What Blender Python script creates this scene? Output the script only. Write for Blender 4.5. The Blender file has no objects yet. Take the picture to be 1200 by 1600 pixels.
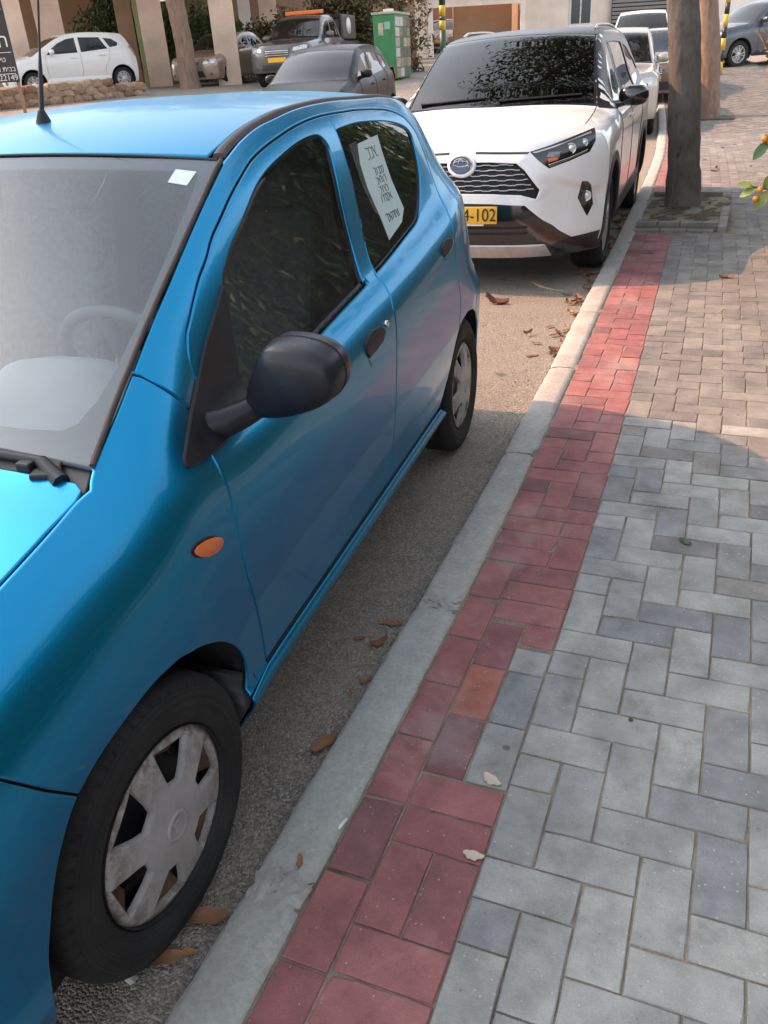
import bpy, bmesh, math, random
import numpy as np
from mathutils import Vector, Matrix, Euler
from mathutils.geometry import delaunay_2d_cdt
random.seed(7); RNG = np.random.default_rng(7)
R = math.radians
scene = bpy.context.scene
col = scene.collection

# ---------------------------------------------------------------- camera, sky, sun, exposure
cam_data = bpy.data.cameras.new('camera'); cam = bpy.data.objects.new('camera', cam_data); col.objects.link(cam)
cam.location = (.1053, -1.2029, 1.5183); cam.rotation_euler = (1.06451, .05846, .37884)
cam_data.sensor_fit = 'VERTICAL'; cam_data.sensor_height = 24; cam_data.lens = 24*1281.7/1600
cam_data.clip_start = .05; cam_data.clip_end = 2000
scene.camera = cam
SUN_EL, SUN_AZ = R(42), R(-90)          # the sun stands across the road, square to the kerb
world = bpy.data.worlds.new('World'); scene.world = world; world.use_nodes = True
wn = world.node_tree.nodes; wl = world.node_tree.links
bg = wn['Background']; sky = wn.new('ShaderNodeTexSky'); sky.sky_type = 'NISHITA'; sky.sun_disc = False
sky.sun_elevation = SUN_EL; sky.sun_rotation = SUN_AZ; sky.air_density = 1.0; sky.dust_density = 2.0; sky.ozone_density = .6
hz = wn.new('ShaderNodeHueSaturation'); hz.inputs['Saturation'].default_value = .33          # hazy, washed-out sky
wl.new(sky.outputs[0], hz.inputs['Color']); wl.new(hz.outputs[0], bg.inputs['Color']); bg.inputs['Strength'].default_value = .15
sun_data = bpy.data.lights.new('sun', 'SUN'); sun = bpy.data.objects.new('sun', sun_data); col.objects.link(sun)
sun_data.energy = 2.0; sun_data.angle = R(.6); sun_data.color = (1.0, .52, .27)
sun.rotation_euler = Vector((-math.cos(SUN_EL), 0, math.sin(SUN_EL))).to_track_quat('Z', 'Y').to_euler()
sun.location = (-20, 5, 20)
vs = scene.view_settings; vs.view_transform = 'Standard'; vs.look = 'None'; vs.gamma = 1; vs.exposure = 1.72
scene.render.engine = 'CYCLES'; scene.cycles.max_bounces = 8; scene.cycles.transparent_max_bounces = 12

# ---------------------------------------------------------------- tags
def tag(o, label=None, cat=None, group=None, kind=None):
    for k, v in (('label', label), ('category', cat), ('group', group), ('kind', kind)):
        if v: o[k] = v
    return o
def empty(name, loc=(0, 0, 0), rz=0, label=None, cat=None, group=None):
    o = bpy.data.objects.new(name, None); col.objects.link(o); o.location = loc; o.rotation_euler = (0, 0, rz)
    o.empty_display_size = .1
    return tag(o, label, cat, group)
def link(name, me, parent=None, loc=None, rot=None):
    o = bpy.data.objects.new(name, me); col.objects.link(o)
    if parent is not None: o.parent = parent
    if loc is not None: o.location = loc
    if rot is not None: o.rotation_euler = rot
    return o

# ---------------------------------------------------------------- materials
def lin(r, g, b): return tuple(((c/255+.055)/1.055)**2.4 if c > 10 else c/255/12.92 for c in (r, g, b))
class NT:
    def __init__(s, name):
        s.m = bpy.data.materials.new(name); s.m.use_nodes = True; s.t = s.m.node_tree; s.n = s.t.nodes; s.l = s.t.links
        s.b = s.n['Principled BSDF']; s.out = s.n['Material Output']
    def add(s, typ, ins=None, **props):
        n = s.n.new('ShaderNode'+typ)
        for k, v in props.items(): setattr(n, k, v)
        for k, v in (ins or {}).items(): s.set(n.inputs[k], v)
        return n
    def set(s, inp, v):
        if hasattr(v, 'is_output') or isinstance(v, bpy.types.NodeSocket): s.l.new(v, inp)
        elif isinstance(v, tuple) and len(v) == 3 and inp.type == 'RGBA': inp.default_value = (*v, 1)
        else: inp.default_value = v
    def coord(s, kind='Object'): return s.add('TexCoord').outputs[kind]
    def noise(s, vec, scale, detail=4, rough=.55, out='Fac'):
        return s.add('TexNoise', {'Vector': vec, 'Scale': scale, 'Detail': detail, 'Roughness': rough}).outputs[out]
    def voro(s, vec, scale, out='Distance', feature='F1'):
        return s.add('TexVoronoi', {'Vector': vec, 'Scale': scale}, feature=feature).outputs[out]
    def ramp(s, fac, stops, interp='LINEAR'):
        r = s.add('ValToRGB', {'Fac': fac}); r.color_ramp.interpolation = interp
        while len(r.color_ramp.elements) < len(stops): r.color_ramp.elements.new(.5)
        for e, (p, c) in zip(r.color_ramp.elements, stops):
            e.position = p; e.color = (*c, 1) if isinstance(c, tuple) else (c, c, c, 1)
        return r.outputs['Color']
    def mix(s, fac, a, b, mode='MIX'):
        n = s.add('Mix', data_type='RGBA', blend_type=mode)
        for nm, v in (('Factor', fac), ('A', a), ('B', b)):
            inp = [i for i in n.inputs if i.name == nm and i.enabled][0] if nm != 'Factor' else n.inputs[0]
            s.set(inp, v)
        return [o for o in n.outputs if o.enabled and o.type == 'RGBA'][0]
    def math(s, op, a, b=0.0):
        n = s.add('Math', operation=op); s.set(n.inputs[0], a); s.set(n.inputs[1], b); return n.outputs[0]
    def bump(s, h, strength=.3, dist=.01, normal=None):
        n = s.add('Bump', {'Height': h, 'Strength': strength, 'Distance': dist})
        if normal is not None: s.l.new(normal, n.inputs['Normal'])
        return n.outputs[0]
    def final(s, base=None, rough=None, metal=None, normal=None, **kw):
        if base is not None: s.set(s.b.inputs['Base Color'], base)
        if rough is not None: s.set(s.b.inputs['Roughness'], rough)
        if metal is not None: s.set(s.b.inputs['Metallic'], metal)
        if normal is not None: s.l.new(normal, s.b.inputs['Normal'])
        for k, v in kw.items(): s.set(s.b.inputs[k.replace('_', ' ')], v)
        return s.m
def pm(name, c, rough=.5, metal=0, var=.15, scale=12, bump=0, bscale=60, bdist=.004, coat=0, coat_rough=.08, spec=.5, rnd=0):
    t = NT(name); v = t.coord()
    n = t.noise(v, scale, 5)
    lo = tuple(x*(1-var) for x in c); hi = tuple(min(1, x*(1+var)) for x in c)
    base = t.ramp(n, [(.3, lo), (.7, hi)])
    if rnd:
        oi = t.add('ObjectInfo').outputs['Random']
        k = t.add('HueSaturation', {'Hue': .5, 'Saturation': 1.0, 'Value': t.math('ADD', t.math('MULTIPLY', oi, 2*rnd), 1-rnd), 'Color': base})
        base = k.outputs[0]
    rn = t.math('ADD', t.math('MULTIPLY', n, .18), rough-.09)
    nm = t.bump(t.noise(v, bscale, 4), bump, bdist) if bump else None
    m = t.final(base, rn, metal, nm)
    t.b.inputs['Coat Weight'].default_value = coat; t.b.inputs['Coat Roughness'].default_value = coat_rough
    t.b.inputs['Specular IOR Level'].default_value = spec
    return m
def paint(name, c, metal=.35, rough=.38, dust=.25, dustc=(.32, .29, .25), coat=.9):
    """car paint with a thin uneven film of dust"""
    t = NT(name); v = t.coord()
    d = t.ramp(t.noise(v, 3.0, 6, .65), [(.35, 0.0), (.85, 1.0)])
    fine = t.noise(v, 90, 3)
    f = t.math('MULTIPLY', t.math('ADD', t.math('MULTIPLY', d, .75), t.math('MULTIPLY', fine, .35)), dust)
    sv = t.add('TexVoronoi', {'Vector': v, 'Scale': 38.0}); sc = t.add('SeparateColor', {'Color': sv.outputs['Color']}).outputs[0]
    spots = t.math('MULTIPLY', t.math('MULTIPLY', t.ramp(sv.outputs['Distance'], [(.05, 1.0), (.13, 0.0)]), t.ramp(sc, [(.80, 0.0), (.84, 1.0)])), min(1, dust*6))
    f = t.math('MINIMUM', t.math('ADD', f, t.math('MULTIPLY', spots, .35)), 1.0)
    base = t.mix(f, c, dustc)
    m = t.final(base, t.math('ADD', t.math('MULTIPLY', f, .5), rough), metal)
    t.b.inputs['Coat Weight'].default_value = coat
    t.set(t.b.inputs['Coat Roughness'], t.math('ADD', t.math('MULTIPLY', f, .5), .025))
    return m
def glass(name, tint=(.35, .38, .38), dust=.06, dustc=(.5, .5, .48), ior=1.5, film=0.0, gain=1.2):
    t = NT(name); v = t.coord()
    tr = t.add('BsdfTransparent', {'Color': tint}); gl = t.add('BsdfGlossy', {'Color': (1, 1, 1), 'Roughness': .012})
    fr = t.add('Fresnel', {'IOR': ior}).outputs[0]
    fr = t.math('MINIMUM', t.math('ADD', t.math('MULTIPLY', fr, gain), film), 1.0)
    mx = t.add('MixShader', {0: fr}); t.l.new(tr.outputs[0], mx.inputs[1]); t.l.new(gl.outputs[0], mx.inputs[2])
    df = t.add('BsdfDiffuse', {'Color': dustc})
    n = t.ramp(t.noise(v, 2.2, 2, .5), [(.25, .45), (.8, 1.0)])
    sp = t.ramp(t.noise(v, 30, 1), [(.78, 0.0), (.84, 1.0)])
    f = t.math('MULTIPLY', t.math('ADD', n, t.math('MULTIPLY', sp, .5)), dust)
    m2 = t.add('MixShader', {0: f}); t.l.new(mx.outputs[0], m2.inputs[1]); t.l.new(df.outputs[0], m2.inputs[2])
    t.l.new(m2.outputs[0], t.out.inputs['Surface'])
    return t.m

# ---------------------------------------------------------------- mesh building
def mesh_obj(name, V, F, mat=None, parent=None, smooth=False, normals=None):
    me = bpy.data.meshes.new(name); me.from_pydata([tuple(map(float, v)) for v in V], [], [tuple(map(int, f)) for f in F]); me.update()
    if mat is not None: me.materials.append(mat)
    if smooth or normals is not None: me.polygons.foreach_set('use_smooth', [True]*len(me.polygons))
    if normals is not None: me.normals_split_custom_set_from_vertices([tuple(map(float, n)) for n in normals])
    return link(name, me, parent)
class MB:
    def __init__(s): s.v = []; s.f = []; s.sm = []
    def add(s, V, F, smooth=False):
        k = len(s.v); s.v += [tuple(map(float, v)) for v in V]; s.f += [tuple(int(i)+k for i in f) for f in F]; s.sm += [smooth]*len(F); return s
    def box(s, c, d, rz=0, ry=0, rx=0, taper=1.0):
        M = Euler((rx, ry, rz)).to_matrix(); V = []
        for z in (-.5, .5):
            k = taper if z > 0 else 1
            for x, y in ((-.5, -.5), (.5, -.5), (.5, .5), (-.5, .5)):
                V.append(Vector(c)+M @ Vector((x*d[0]*k, y*d[1]*k, z*d[2])))
        return s.add(V, [(3, 2, 1, 0), (4, 5, 6, 7), (0, 1, 5, 4), (1, 2, 6, 5), (2, 3, 7, 6), (3, 0, 4, 7)])
    def tube(s, P, r, n=8, cap=True, smooth=True):
        P = [Vector(p) for p in P]; r = r if isinstance(r, (list, tuple, np.ndarray)) else [r]*len(P); V = []; F = []
        up = None
        for i, p in enumerate(P):
            t = (P[min(i+1, len(P)-1)]-P[max(i-1, 0)]).normalized()
            if up is None: up = t.orthogonal().normalized()
            up = (up-t*up.dot(t)).normalized(); b = t.cross(up)
            for k in range(n):
                a = 2*math.pi*k/n; V.append(p+(up*math.cos(a)+b*math.sin(a))*r[i])
        for i in range(len(P)-1):
            for k in range(n): F.append((i*n+k, i*n+(k+1) % n, (i+1)*n+(k+1) % n, (i+1)*n+k))
        s.add(V, F, smooth)
        if cap: s.add(V[:n], [tuple(range(n))[::-1]]); s.add(V[-n:], [tuple(range(n))])
        return s
    def lathe(s, prof, n=32, axis='x', c=(0, 0, 0), smooth=True, flip=False):
        """prof: (along axis, radius)"""
        V = []; F = []; c = Vector(c)
        for a, r in prof:
            for k in range(n):
                t = 2*math.pi*k/n; u, w = r*math.cos(t), r*math.sin(t)
                V.append(c+Vector({'x': (a, u, w), 'y': (w, a, u), 'z': (u, w, a)}[axis]))
        for i in range(len(prof)-1):
            for k in range(n):
                q = (i*n+k, i*n+(k+1) % n, (i+1)*n+(k+1) % n, (i+1)*n+k); F.append(q[::-1] if flip else q)
        return s.add(V, F, smooth)
    def prism(s, poly, z0, z1, M=None):
        """poly in (x, y), counter-clockwise, from z0 up to z1; M maps a point to the place"""
        n = len(poly); M = M or (lambda x, y, z: (x, y, z))
        V = [M(x, y, z0) for x, y in poly]+[M(x, y, z1) for x, y in poly]
        return s.add(V, [tuple(range(n))[::-1], tuple(range(n, 2*n))]+[(i, (i+1) % n, n+(i+1) % n, n+i) for i in range(n)])
    def grid(s, P, smooth=True, flip=False, closed=False):
        P = np.asarray(P, float); a, b = P.shape[:2]; F = []
        for i in range(a-1):
            for j in range(b if closed else b-1):
                q = (i*b+j, i*b+(j+1) % b, (i+1)*b+(j+1) % b, (i+1)*b+j); F.append(q[::-1] if flip else q)
        return s.add(P.reshape(-1, 3), F, smooth)
    def mesh(s, name, mat=None, bevel=0, segs=2, angle=35):
        me = bpy.data.meshes.new(name); me.from_pydata(s.v, [], s.f); me.update()
        me.polygons.foreach_set('use_smooth', s.sm)
        if bevel:
            bm = bmesh.new(); bm.from_mesh(me); bmesh.ops.remove_doubles(bm, verts=bm.verts, dist=1e-5)
            E = [e for e in bm.edges if len(e.link_faces) == 2 and e.calc_face_angle(0) > R(angle)]
            bmesh.ops.bevel(bm, geom=E, offset=bevel, segments=segs, affect='EDGES', profile=.5, clamp_overlap=True)
            bm.to_mesh(me); bm.free()
        if mat is not None: me.materials.append(mat)
        return me
    def build(s, name, mat=None, parent=None, bevel=0, segs=2, loc=None, rot=None, angle=35):
        return link(name, s.mesh(name, mat, bevel, segs, angle), parent, loc, rot)

# ---- a sheet cut to an outline and laid on a curved surface, its edge rolled in and closed with a rim
def area2(P): x, y = P[:, 0], P[:, 1]; return .5*np.sum(x*np.roll(y, -1)-np.roll(x, -1)*y)
def densify(P, h, closed=True):
    P = np.asarray(P, float); out = []
    n = len(P)
    for i in range(n if closed else n-1):
        a, b = P[i], P[(i+1) % n]; k = max(1, int(math.ceil(np.hypot(*(b-a))/h)))
        for j in range(k): out.append(a+(b-a)*j/k)
    if not closed: out.append(P[-1])
    return np.array(out)
def inset(P, d):
    """P counter-clockwise; positive d moves inwards"""
    e = np.roll(P, -1, 0)-P; e /= np.maximum(np.hypot(e[:, 0], e[:, 1])[:, None], 1e-9)
    n = np.stack([-e[:, 1], e[:, 0]], 1); m = n+np.roll(n, 1, 0); q = np.sum(m*m, 1)[:, None]
    m = 2*m/np.maximum(q, .6)
    return P+m*d, -m/np.maximum(np.hypot(m[:, 0], m[:, 1])[:, None], 1e-9)
def inside(Q, P):
    r = np.zeros(len(Q), bool); x, y = Q[:, 0], Q[:, 1]
    for i in range(len(P)):
        a, b = P[i-1], P[i]
        if a[1] == b[1]: continue
        c = (a[1] > y) != (b[1] > y)
        r ^= c & (x < (b[0]-a[0])*(y-a[1])/(b[1]-a[1])+a[0])
    return r
def sheet(outer, M, holes=(), h=.02, roll=.0015, ring=.0035, rim=.006, gap=.0, eb=None, flip=False):
    """returns verts, faces, normals"""
    loops = []
    for k, L in enumerate([outer]+list(holes)):
        L = np.asarray(L, float)
        if area2(L) < 0: L = L[::-1]
        L = densify(L, eb or h*.6)
        if k == 0: L, n = inset(L, gap); r, _ = inset(L, ring)
        else: L, n = inset(L, -gap); n = -n; r, _ = inset(L, -ring)
        loops.append((L, n, r))
    o = loops[0][0]; lo, hi = o.min(0), o.max(0)
    gx = np.arange(lo[0]+h*.5, hi[0], h); gy = np.arange(lo[1]+h*.5, hi[1], h*.87)
    G = np.array([(x+(h*.5 if j % 2 else 0), y) for j, y in enumerate(gy) for x in gx]) if len(gx) and len(gy) else np.zeros((0, 2))
    B = np.concatenate([l[2] for l in loops])
    if len(G):
        ok = inside(G, o)
        for l in loops[1:]: ok &= ~inside(G, l[0])
        G = G[ok]
    if len(G):
        keep = np.ones(len(G), bool)
        for i in range(0, len(G), 2000):
            d = ((G[i:i+2000, None, :]-B[None])**2).sum(2).min(1); keep[i:i+2000] = d > (h*.45)**2
        G = G[keep]
    pts = []; edges = []; flag = []; nrm = []
    for L, n, r in loops:
        k = len(pts); c = len(L); pts += list(L); flag += [1]*c; nrm += list(n); edges += [(k+i, k+(i+1) % c) for i in range(c)]
        if ring > 0: pts += list(r); flag += [0]*c; nrm += [(0, 0)]*c
    pts += list(G); flag += [0]*len(G); nrm += [(0, 0)]*len(G)
    vo, eo, fo, ov, _, _ = delaunay_2d_cdt([Vector(p) for p in pts], edges, [], 0, 1e-6)
    V2 = np.array([tuple(v) for v in vo]); F = np.array([tuple(f) for f in fo])
    ct = V2[F].mean(1); ok = inside(ct, o)
    for l in loops[1:]: ok &= ~inside(ct, l[0])
    F = F[ok]
    a2 = np.cross(V2[F[:, 1]]-V2[F[:, 0]], V2[F[:, 2]]-V2[F[:, 0]])
    F[a2 < 0] = F[a2 < 0][:, ::-1]
    fl = np.zeros(len(V2), int); nn = np.zeros((len(V2), 2))
    back = {}
    for i, src in enumerate(ov):
        for q in src:
            back[q] = i
            if flag[q]: fl[i] = 1; nn[i] = nrm[q]
    P = M(V2[:, 0], V2[:, 1]); e = 1e-3
    du = (M(V2[:, 0]+e, V2[:, 1])-M(V2[:, 0]-e, V2[:, 1]))/(2*e); dv = (M(V2[:, 0], V2[:, 1]+e)-M(V2[:, 0], V2[:, 1]-e))/(2*e)
    N = np.cross(du, dv); N /= np.maximum(np.linalg.norm(N, axis=1)[:, None], 1e-12)
    out = du*nn[:, :1]+dv*nn[:, 1:]; out /= np.maximum(np.linalg.norm(out, axis=1)[:, None], 1e-12)
    if flip: N = -N; F = F[:, ::-1]
    b = fl == 1
    P = P.copy(); P[b] -= N[b]*roll
    NN = N.copy()
    if roll > 0: NN[b] = N[b]*.75+out[b]*.66
    NN /= np.linalg.norm(NN, axis=1)[:, None]
    V = list(P); Fs = [tuple(f) for f in F]; NL = list(NN)
    if rim:
        k0 = 0
        for L, n, r in loops:
            c = len(L); ids = [back.get(k0+i) for i in range(c)]; k0 += c*(2 if ring > 0 else 1)
            if any(i is None for i in ids): continue
            base = len(V)
            for i in ids: V.append(P[i]-N[i]*rim); NL.append(out[i])
            rev = (loops[0][0] is not L)
            for i in range(c):
                j = (i+1) % c; q = (ids[j], ids[i], base+i, base+j)
                if rev: q = q[::-1]
                if flip: q = q[::-1]
                Fs.append(q)
    return np.array(V), Fs, np.array(NL)
def panel(name, outer, M, mat, parent, **kw):
    V, F, N = sheet(outer, M, **kw); return mesh_obj(name, V, F, mat, parent, normals=N)
def mirrored(o, name=None):
    """the same part on the other side of a car"""
    me = o.data; V = [(-v.co.x, v.co.y, v.co.z) for v in me.vertices]; F = [tuple(p.vertices)[::-1] for p in me.polygons]
    sm = all(p.use_smooth for p in me.polygons)
    N = None
    if sm and me.has_custom_normals:
        N = np.zeros((len(V), 3))
        for l in me.loops: N[l.vertex_index] = l.normal
        N[:, 0] *= -1
    return mesh_obj(name or o.name.split('.')[0], V, F, me.materials[0] if me.materials else None, o.parent, sm, N)
# ---------------------------------------------------------------- car body surfaces
def pchip(x, y, xi):
    x = np.asarray(x, float); y = np.asarray(y, float); h = np.diff(x); d = np.diff(y)/h
    m = np.zeros(len(x)); m[0] = d[0]; m[-1] = d[-1]
    for i in range(1, len(x)-1):
        if d[i-1]*d[i] > 0:
            w1 = 2*h[i]+h[i-1]; w2 = h[i]+2*h[i-1]; m[i] = (w1+w2)/(w1/d[i-1]+w2/d[i])
    xi = np.asarray(xi, float); k = np.clip(np.searchsorted(x, xi)-1, 0, len(h)-1)
    t = (xi-x[k])/h[k]; t2 = t*t; t3 = t2*t
    return (2*t3-3*t2+1)*y[k]+(t3-2*t2+t)*h[k]*m[k]+(-2*t3+3*t2)*y[k+1]+(t3-t2)*h[k]*m[k+1]
def blur(a, sig, ax):
    n = int(sig*3)+1; k = np.exp(-.5*(np.arange(-n, n+1)/sig)**2); k /= k.sum()
    pad = [(0, 0), (0, 0)]; pad[ax] = (n, n)
    b = np.pad(a, pad, mode='reflect', reflect_type='odd')
    out = 0
    for i, kv in enumerate(k):
        out = out + kv*(b[i:i+a.shape[0], :] if ax == 0 else b[:, i:i+a.shape[1]])
    return out
def crw(t):
    t2 = t*t; t3 = t2*t
    return np.stack([-.5*t3+t2-.5*t, 1.5*t3-2.5*t2+1, -1.5*t3+2*t2+.5*t, .5*t3-.5*t2], -1)
class CarSurf:
    """half body: x = W(s, z); s runs from the front axle to the rear, z up, x outwards"""
    def __init__(c, T, B, hw=.797, bot=.16, top=1.5, ft=(-.30, .42, .26, 2.3), rt=([.3, .9, 1.4], [2.4, 2.2, 2.2], .62, .145, 2.4), sillr=(.24, 2.05), sillz=.316, front=None, rear=None, DG=.01, wmix=(.10, .50), tumble=.25):
        c.T = np.array(T, float).T; c.B = np.array(B, float).T; c.hw = hw; c.sillr = sillr; c.sillz = sillz; c.DG = DG
        c.S0, c.S1 = c.T[0][0], c.T[0][-1]; c.Z0 = bot
        SG = np.arange(c.S0, c.S1+1e-6, DG); ZG = np.arange(bot, top+1e-6, DG)
        X = np.zeros((len(SG), len(ZG))); e = hw-.797
        Ta = pchip(c.T[0], c.T[1], SG); Txa = pchip(c.T[0], c.T[2], SG); Ba = pchip(c.B[0], c.B[1], SG)
        k = (Ba-.45).clip(.2)/.45
        for i, s in enumerate(SG):
            Tz, Tx, b = Ta[i], Txa[i], min(Ba[i], Ta[i]-.03)
            w = np.clip((s-wmix[0])/(wmix[1]-wmix[0]), 0, 1); w = w*w*(3-2*w)
            zf = [bot-.02, bot+.08, .45, .60*Tz/.9, Tz-.20, Tz-.15, Tz-.10, Tz-.06, Tz-.03, Tz, Tz+.02, Tz+.05, Tz+.9]
            xf = [.790+e, .791+e, .794+e, .797+e, .795+e, .788+e, .770+e, .746+e, .715+e, Tx, Tx-.027, Tx-.077, Tx-.18]
            xf[8] = .5*(xf[7]+Tx)+.004
            f = pchip(zf, xf, ZG)
            zm = [bot-.02, bot+.08, .40, .47, .45+.33*(b-.45), b-.20]; xm = [.779+e, .779+e, .784+e, .790+e, .797+e, .797+e]
            zm += [b-.10, b-.05, b-.02, b+.005, b+.03]; xm += [.791+e, .776+e, .756+e, .731+e, .712+e]
            tz = Tz-.075; tx = Tx+.058
            if tz > b+.06: zm += [tz]; xm += [min(tx, .712+e-tumble*(tz-b-.03))]
            zm += [max(Tz-.03, zm[-1]+.01)]; xm += [min(Tx+.030, xm[-1]-.003)]
            zm += [max(Tz, zm[-1]+.01)]; xm += [min(Tx, xm[-1]-.003)]
            zl = zm[-1]; zm += [zl+.02, zl+.05, zl+1.2]; xm += [Tx-.03, Tx-.085, Tx-.2]
            X[i] = f*(1-w)+pchip(zm, xm, ZG)*w
        fs = np.clip((-SG+ft[0])/ft[1], 0, 1)[:, None]; X -= ft[2]*fs**ft[3]
        r0 = np.interp(ZG, rt[0], rt[1])
        rs = np.clip((SG[:, None]-r0[None, :])/rt[2], 0, 1.2); X -= rt[3]*rs**rt[4]
        c.XT = blur(blur(X, .012/DG, 1), .03/DG, 0)
        # end faces: (z, s at the corner, s at the centre) and the exponent of the plan curve
        c.front, c.rear = front, rear
    def top(c, s): return pchip(c.T[0], c.T[1], s)
    def topx(c, s): return pchip(c.T[0], c.T[2], s)
    def W(c, s, z):
        s = np.asarray(s, float); z = np.asarray(z, float)
        fs = np.clip((s-c.S0)/c.DG, 1, c.XT.shape[0]-3.001); fz = np.clip((z-c.Z0)/c.DG, 1, c.XT.shape[1]-3.001)
        i = fs.astype(int); j = fz.astype(int); a = crw(fs-i); b = crw(fz-j); r = 0
        for m in range(4):
            for n in range(4): r = r+a[..., m]*b[..., n]*c.XT[i+m-1, j+n-1]
        w = np.clip((s-c.sillr[0])/.06, 0, 1)*np.clip((c.sillr[1]-s)/.06, 0, 1); q = z-c.sillz
        lip = pchip([-.30, -.136, -.081, -.041, -.014, 0, .010, .022, .034, .1, 2.0], [-.20, -.085, -.030, -.004, .014, .019, .017, .009, 0, 0, 0], q)
        tuck = pchip([-.30, -.136, -.076, -.016, .044, 2.0], [-.14, -.05, -.02, -.005, 0, 0], q)
        return r+lip*w+tuck*(1-w)
    def end(c, x, z, which='front'):
        tab, p = (c.front if which == 'front' else c.rear)
        tab = np.array(tab, float).T
        s1 = pchip(tab[0], tab[1], z); s0 = pchip(tab[0], tab[2], z)
        x1 = c.W(s1, z)
        return s0+(s1-s0)*np.clip(np.abs(x)/x1, 0, 1.15)**p
ALTO = dict(
 T=[(-.72,.760,.672),(-.45,.818,.672),(-.2,.864,.672),(0,.90,.672),(.115,.921,.668),(.16,.945,.660),(.30,1.03,.648),(.45,1.113,.632),(.60,1.190,.615),(.75,1.263,.596),(.90,1.330,.576),(1.02,1.366,.562),(1.16,1.392,.555),(1.35,1.412,.553),(1.60,1.418,.553),(1.9,1.410,.552),(2.1,1.404,.552),(2.25,1.392,.553),(2.4,1.366,.555),(2.55,1.315,.56),(2.7,1.23,.565),(2.9,1.08,.565)],
 B=[(-.72,.80),(0,.86),(.25,.88),(.6,.893),(.95,.90),(1.45,.934),(1.6,.948),(2.06,1.0),(2.3,1.04),(2.9,1.10)],
 rt=([.3,.62,.75,.95,1.15,1.4],[2.40,2.40,2.22,2.13,2.18,2.22],.62,.145,2.4),
 front=([(.16,-.58,-.66),(.3,-.60,-.69),(.55,-.60,-.69),(.66,-.60,-.665),(.76,-.58,-.62),(.9,-.5,-.54)],2.6),
 rear=([(.16,2.68,2.78),(.3,2.71,2.80),(.6,2.72,2.82),(.9,2.66,2.75),(1.0,2.62,2.71),(1.15,2.55,2.63),(1.30,2.45,2.53),(1.40,2.36,2.44)],3.0))
RAV = dict(hw=.925, bot=.20, top=1.78,
 T=[(-.96,.98,.70),(-.75,1.005,.735),(-.4,1.045,.75),(0,1.085,.75),(.20,1.105,.735),(.26,1.13,.725),(.45,1.27,.70),(.65,1.40,.672),(.85,1.51,.642),(1.0,1.575,.62),(1.15,1.60,.61),(1.5,1.625,.605),(2.2,1.635,.605),(2.8,1.615,.605),(3.1,1.59,.61),(3.3,1.50,.62),(3.5,1.36,.63),(3.7,1.2,.63)],
 B=[(-.96,.98),(0,1.04),(.5,1.06),(1.2,1.075),(2.2,1.10),(3.0,1.15),(3.7,1.2)],
 ft=(-.35,.60,.22,2.0), rt=([.3,.9,1.4],[3.2,3.0,2.9],.62,.16,2.4), sillr=(.42,2.3), sillz=.36, wmix=(.2,.6),
 front=([(.20,-.50,-.84),(.34,-.48,-.90),(.50,-.45,-.92),(.70,-.43,-.90),(.85,-.42,-.865),(.95,-.42,-.82),(1.00,-.42,-.78),(1.08,-.42,-.70)],3.4),
 rear=([(.2,3.45,3.6),(.6,3.5,3.65),(.95,3.48,3.62),(1.1,3.42,3.56),(1.3,3.30,3.43),(1.5,3.15,3.28),(1.62,3.05,3.15)],3.0))
# ---------------------------------------------------------------- the ground
def sstep(a, b, x): t = np.clip((np.asarray(x, float)-a)/(b-a), 0, 1); return t*t*(3-2*t)
def gz(x, y):
    """the road is level by the cars and climbs gently further up the street and to the left"""
    x = np.asarray(x, float); y = np.asarray(y, float)
    w = sstep(9, 17, np.hypot(x, y))*sstep(2.5, 7, -x)*(1-sstep(30, 38, y))
    return gz0(x, y)*(1-w)+(.2125+.86*gz0(.105+(x-.105)/.86, -1.203+(y+1.203)/.86))*w
def gz0(x, y):
    l = np.maximum(0, -x-4)
    return .8*sstep(12, 34, y+.5*np.minimum(l, 25)*sstep(4, 14, y))+.02*np.clip(-x-8, 0, 25)*sstep(6, 16, y)+.62*sstep(31, 46, y)
EDGE = np.array([(-8, -.18), (-3, -.2), (.64, -.2), (2.38, -.232), (3.8, -.28), (6.25, -.37), (8, -.44), (12, -.64), (16, -.98), (25, -2.0), (40, -4.4), (90, -16)]).T
def edge(y): return pchip(EDGE[0], EDGE[1], y)      # where the red border meets the grey paving
KT = .07                                            # kerb height
RED, KW = .30, .14

t = NT('asphalt'); v = t.coord()
st = t.add('TexVoronoi', {'Vector': v, 'Scale': 175.0}); dist, rcol = st.outputs['Distance'], st.outputs['Color']
agg = t.ramp(t.add('SeparateColor', {'Color': rcol}).outputs[0], [(0, (.16, .145, .13)), (.35, (.22, .198, .175)), (.62, (.29, .256, .22)), (.85, (.37, .315, .255)), (1, (.46, .41, .35))])
sand = t.ramp(t.noise(v, 2.1, 7, .62), [(.45, 0.0), (.70, .7)])
sand2 = t.ramp(t.noise(v, 11, 6, .7), [(.48, 0.0), (.70, .75)])
base = t.mix(t.math('MULTIPLY', sand2, .75), agg, (.32, .265, .205))
base = t.mix(t.math('MULTIPLY', sand, .5), base, (.37, .315, .25))
oil = t.ramp(t.noise(v, 5.0, 4, .5), [(.26, 1.0), (.36, 0.0)])
base = t.mix(t.math('MULTIPLY', oil, .55), base, (.03, .028, .026))
h1 = t.math('ADD', t.math('MULTIPLY', dist, -1.0), t.math('MULTIPLY', t.noise(v, 35, 6, .7), .8))
M_ASPH = t.final(base, .9, 0, t.bump(h1, .8, .012))

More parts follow.
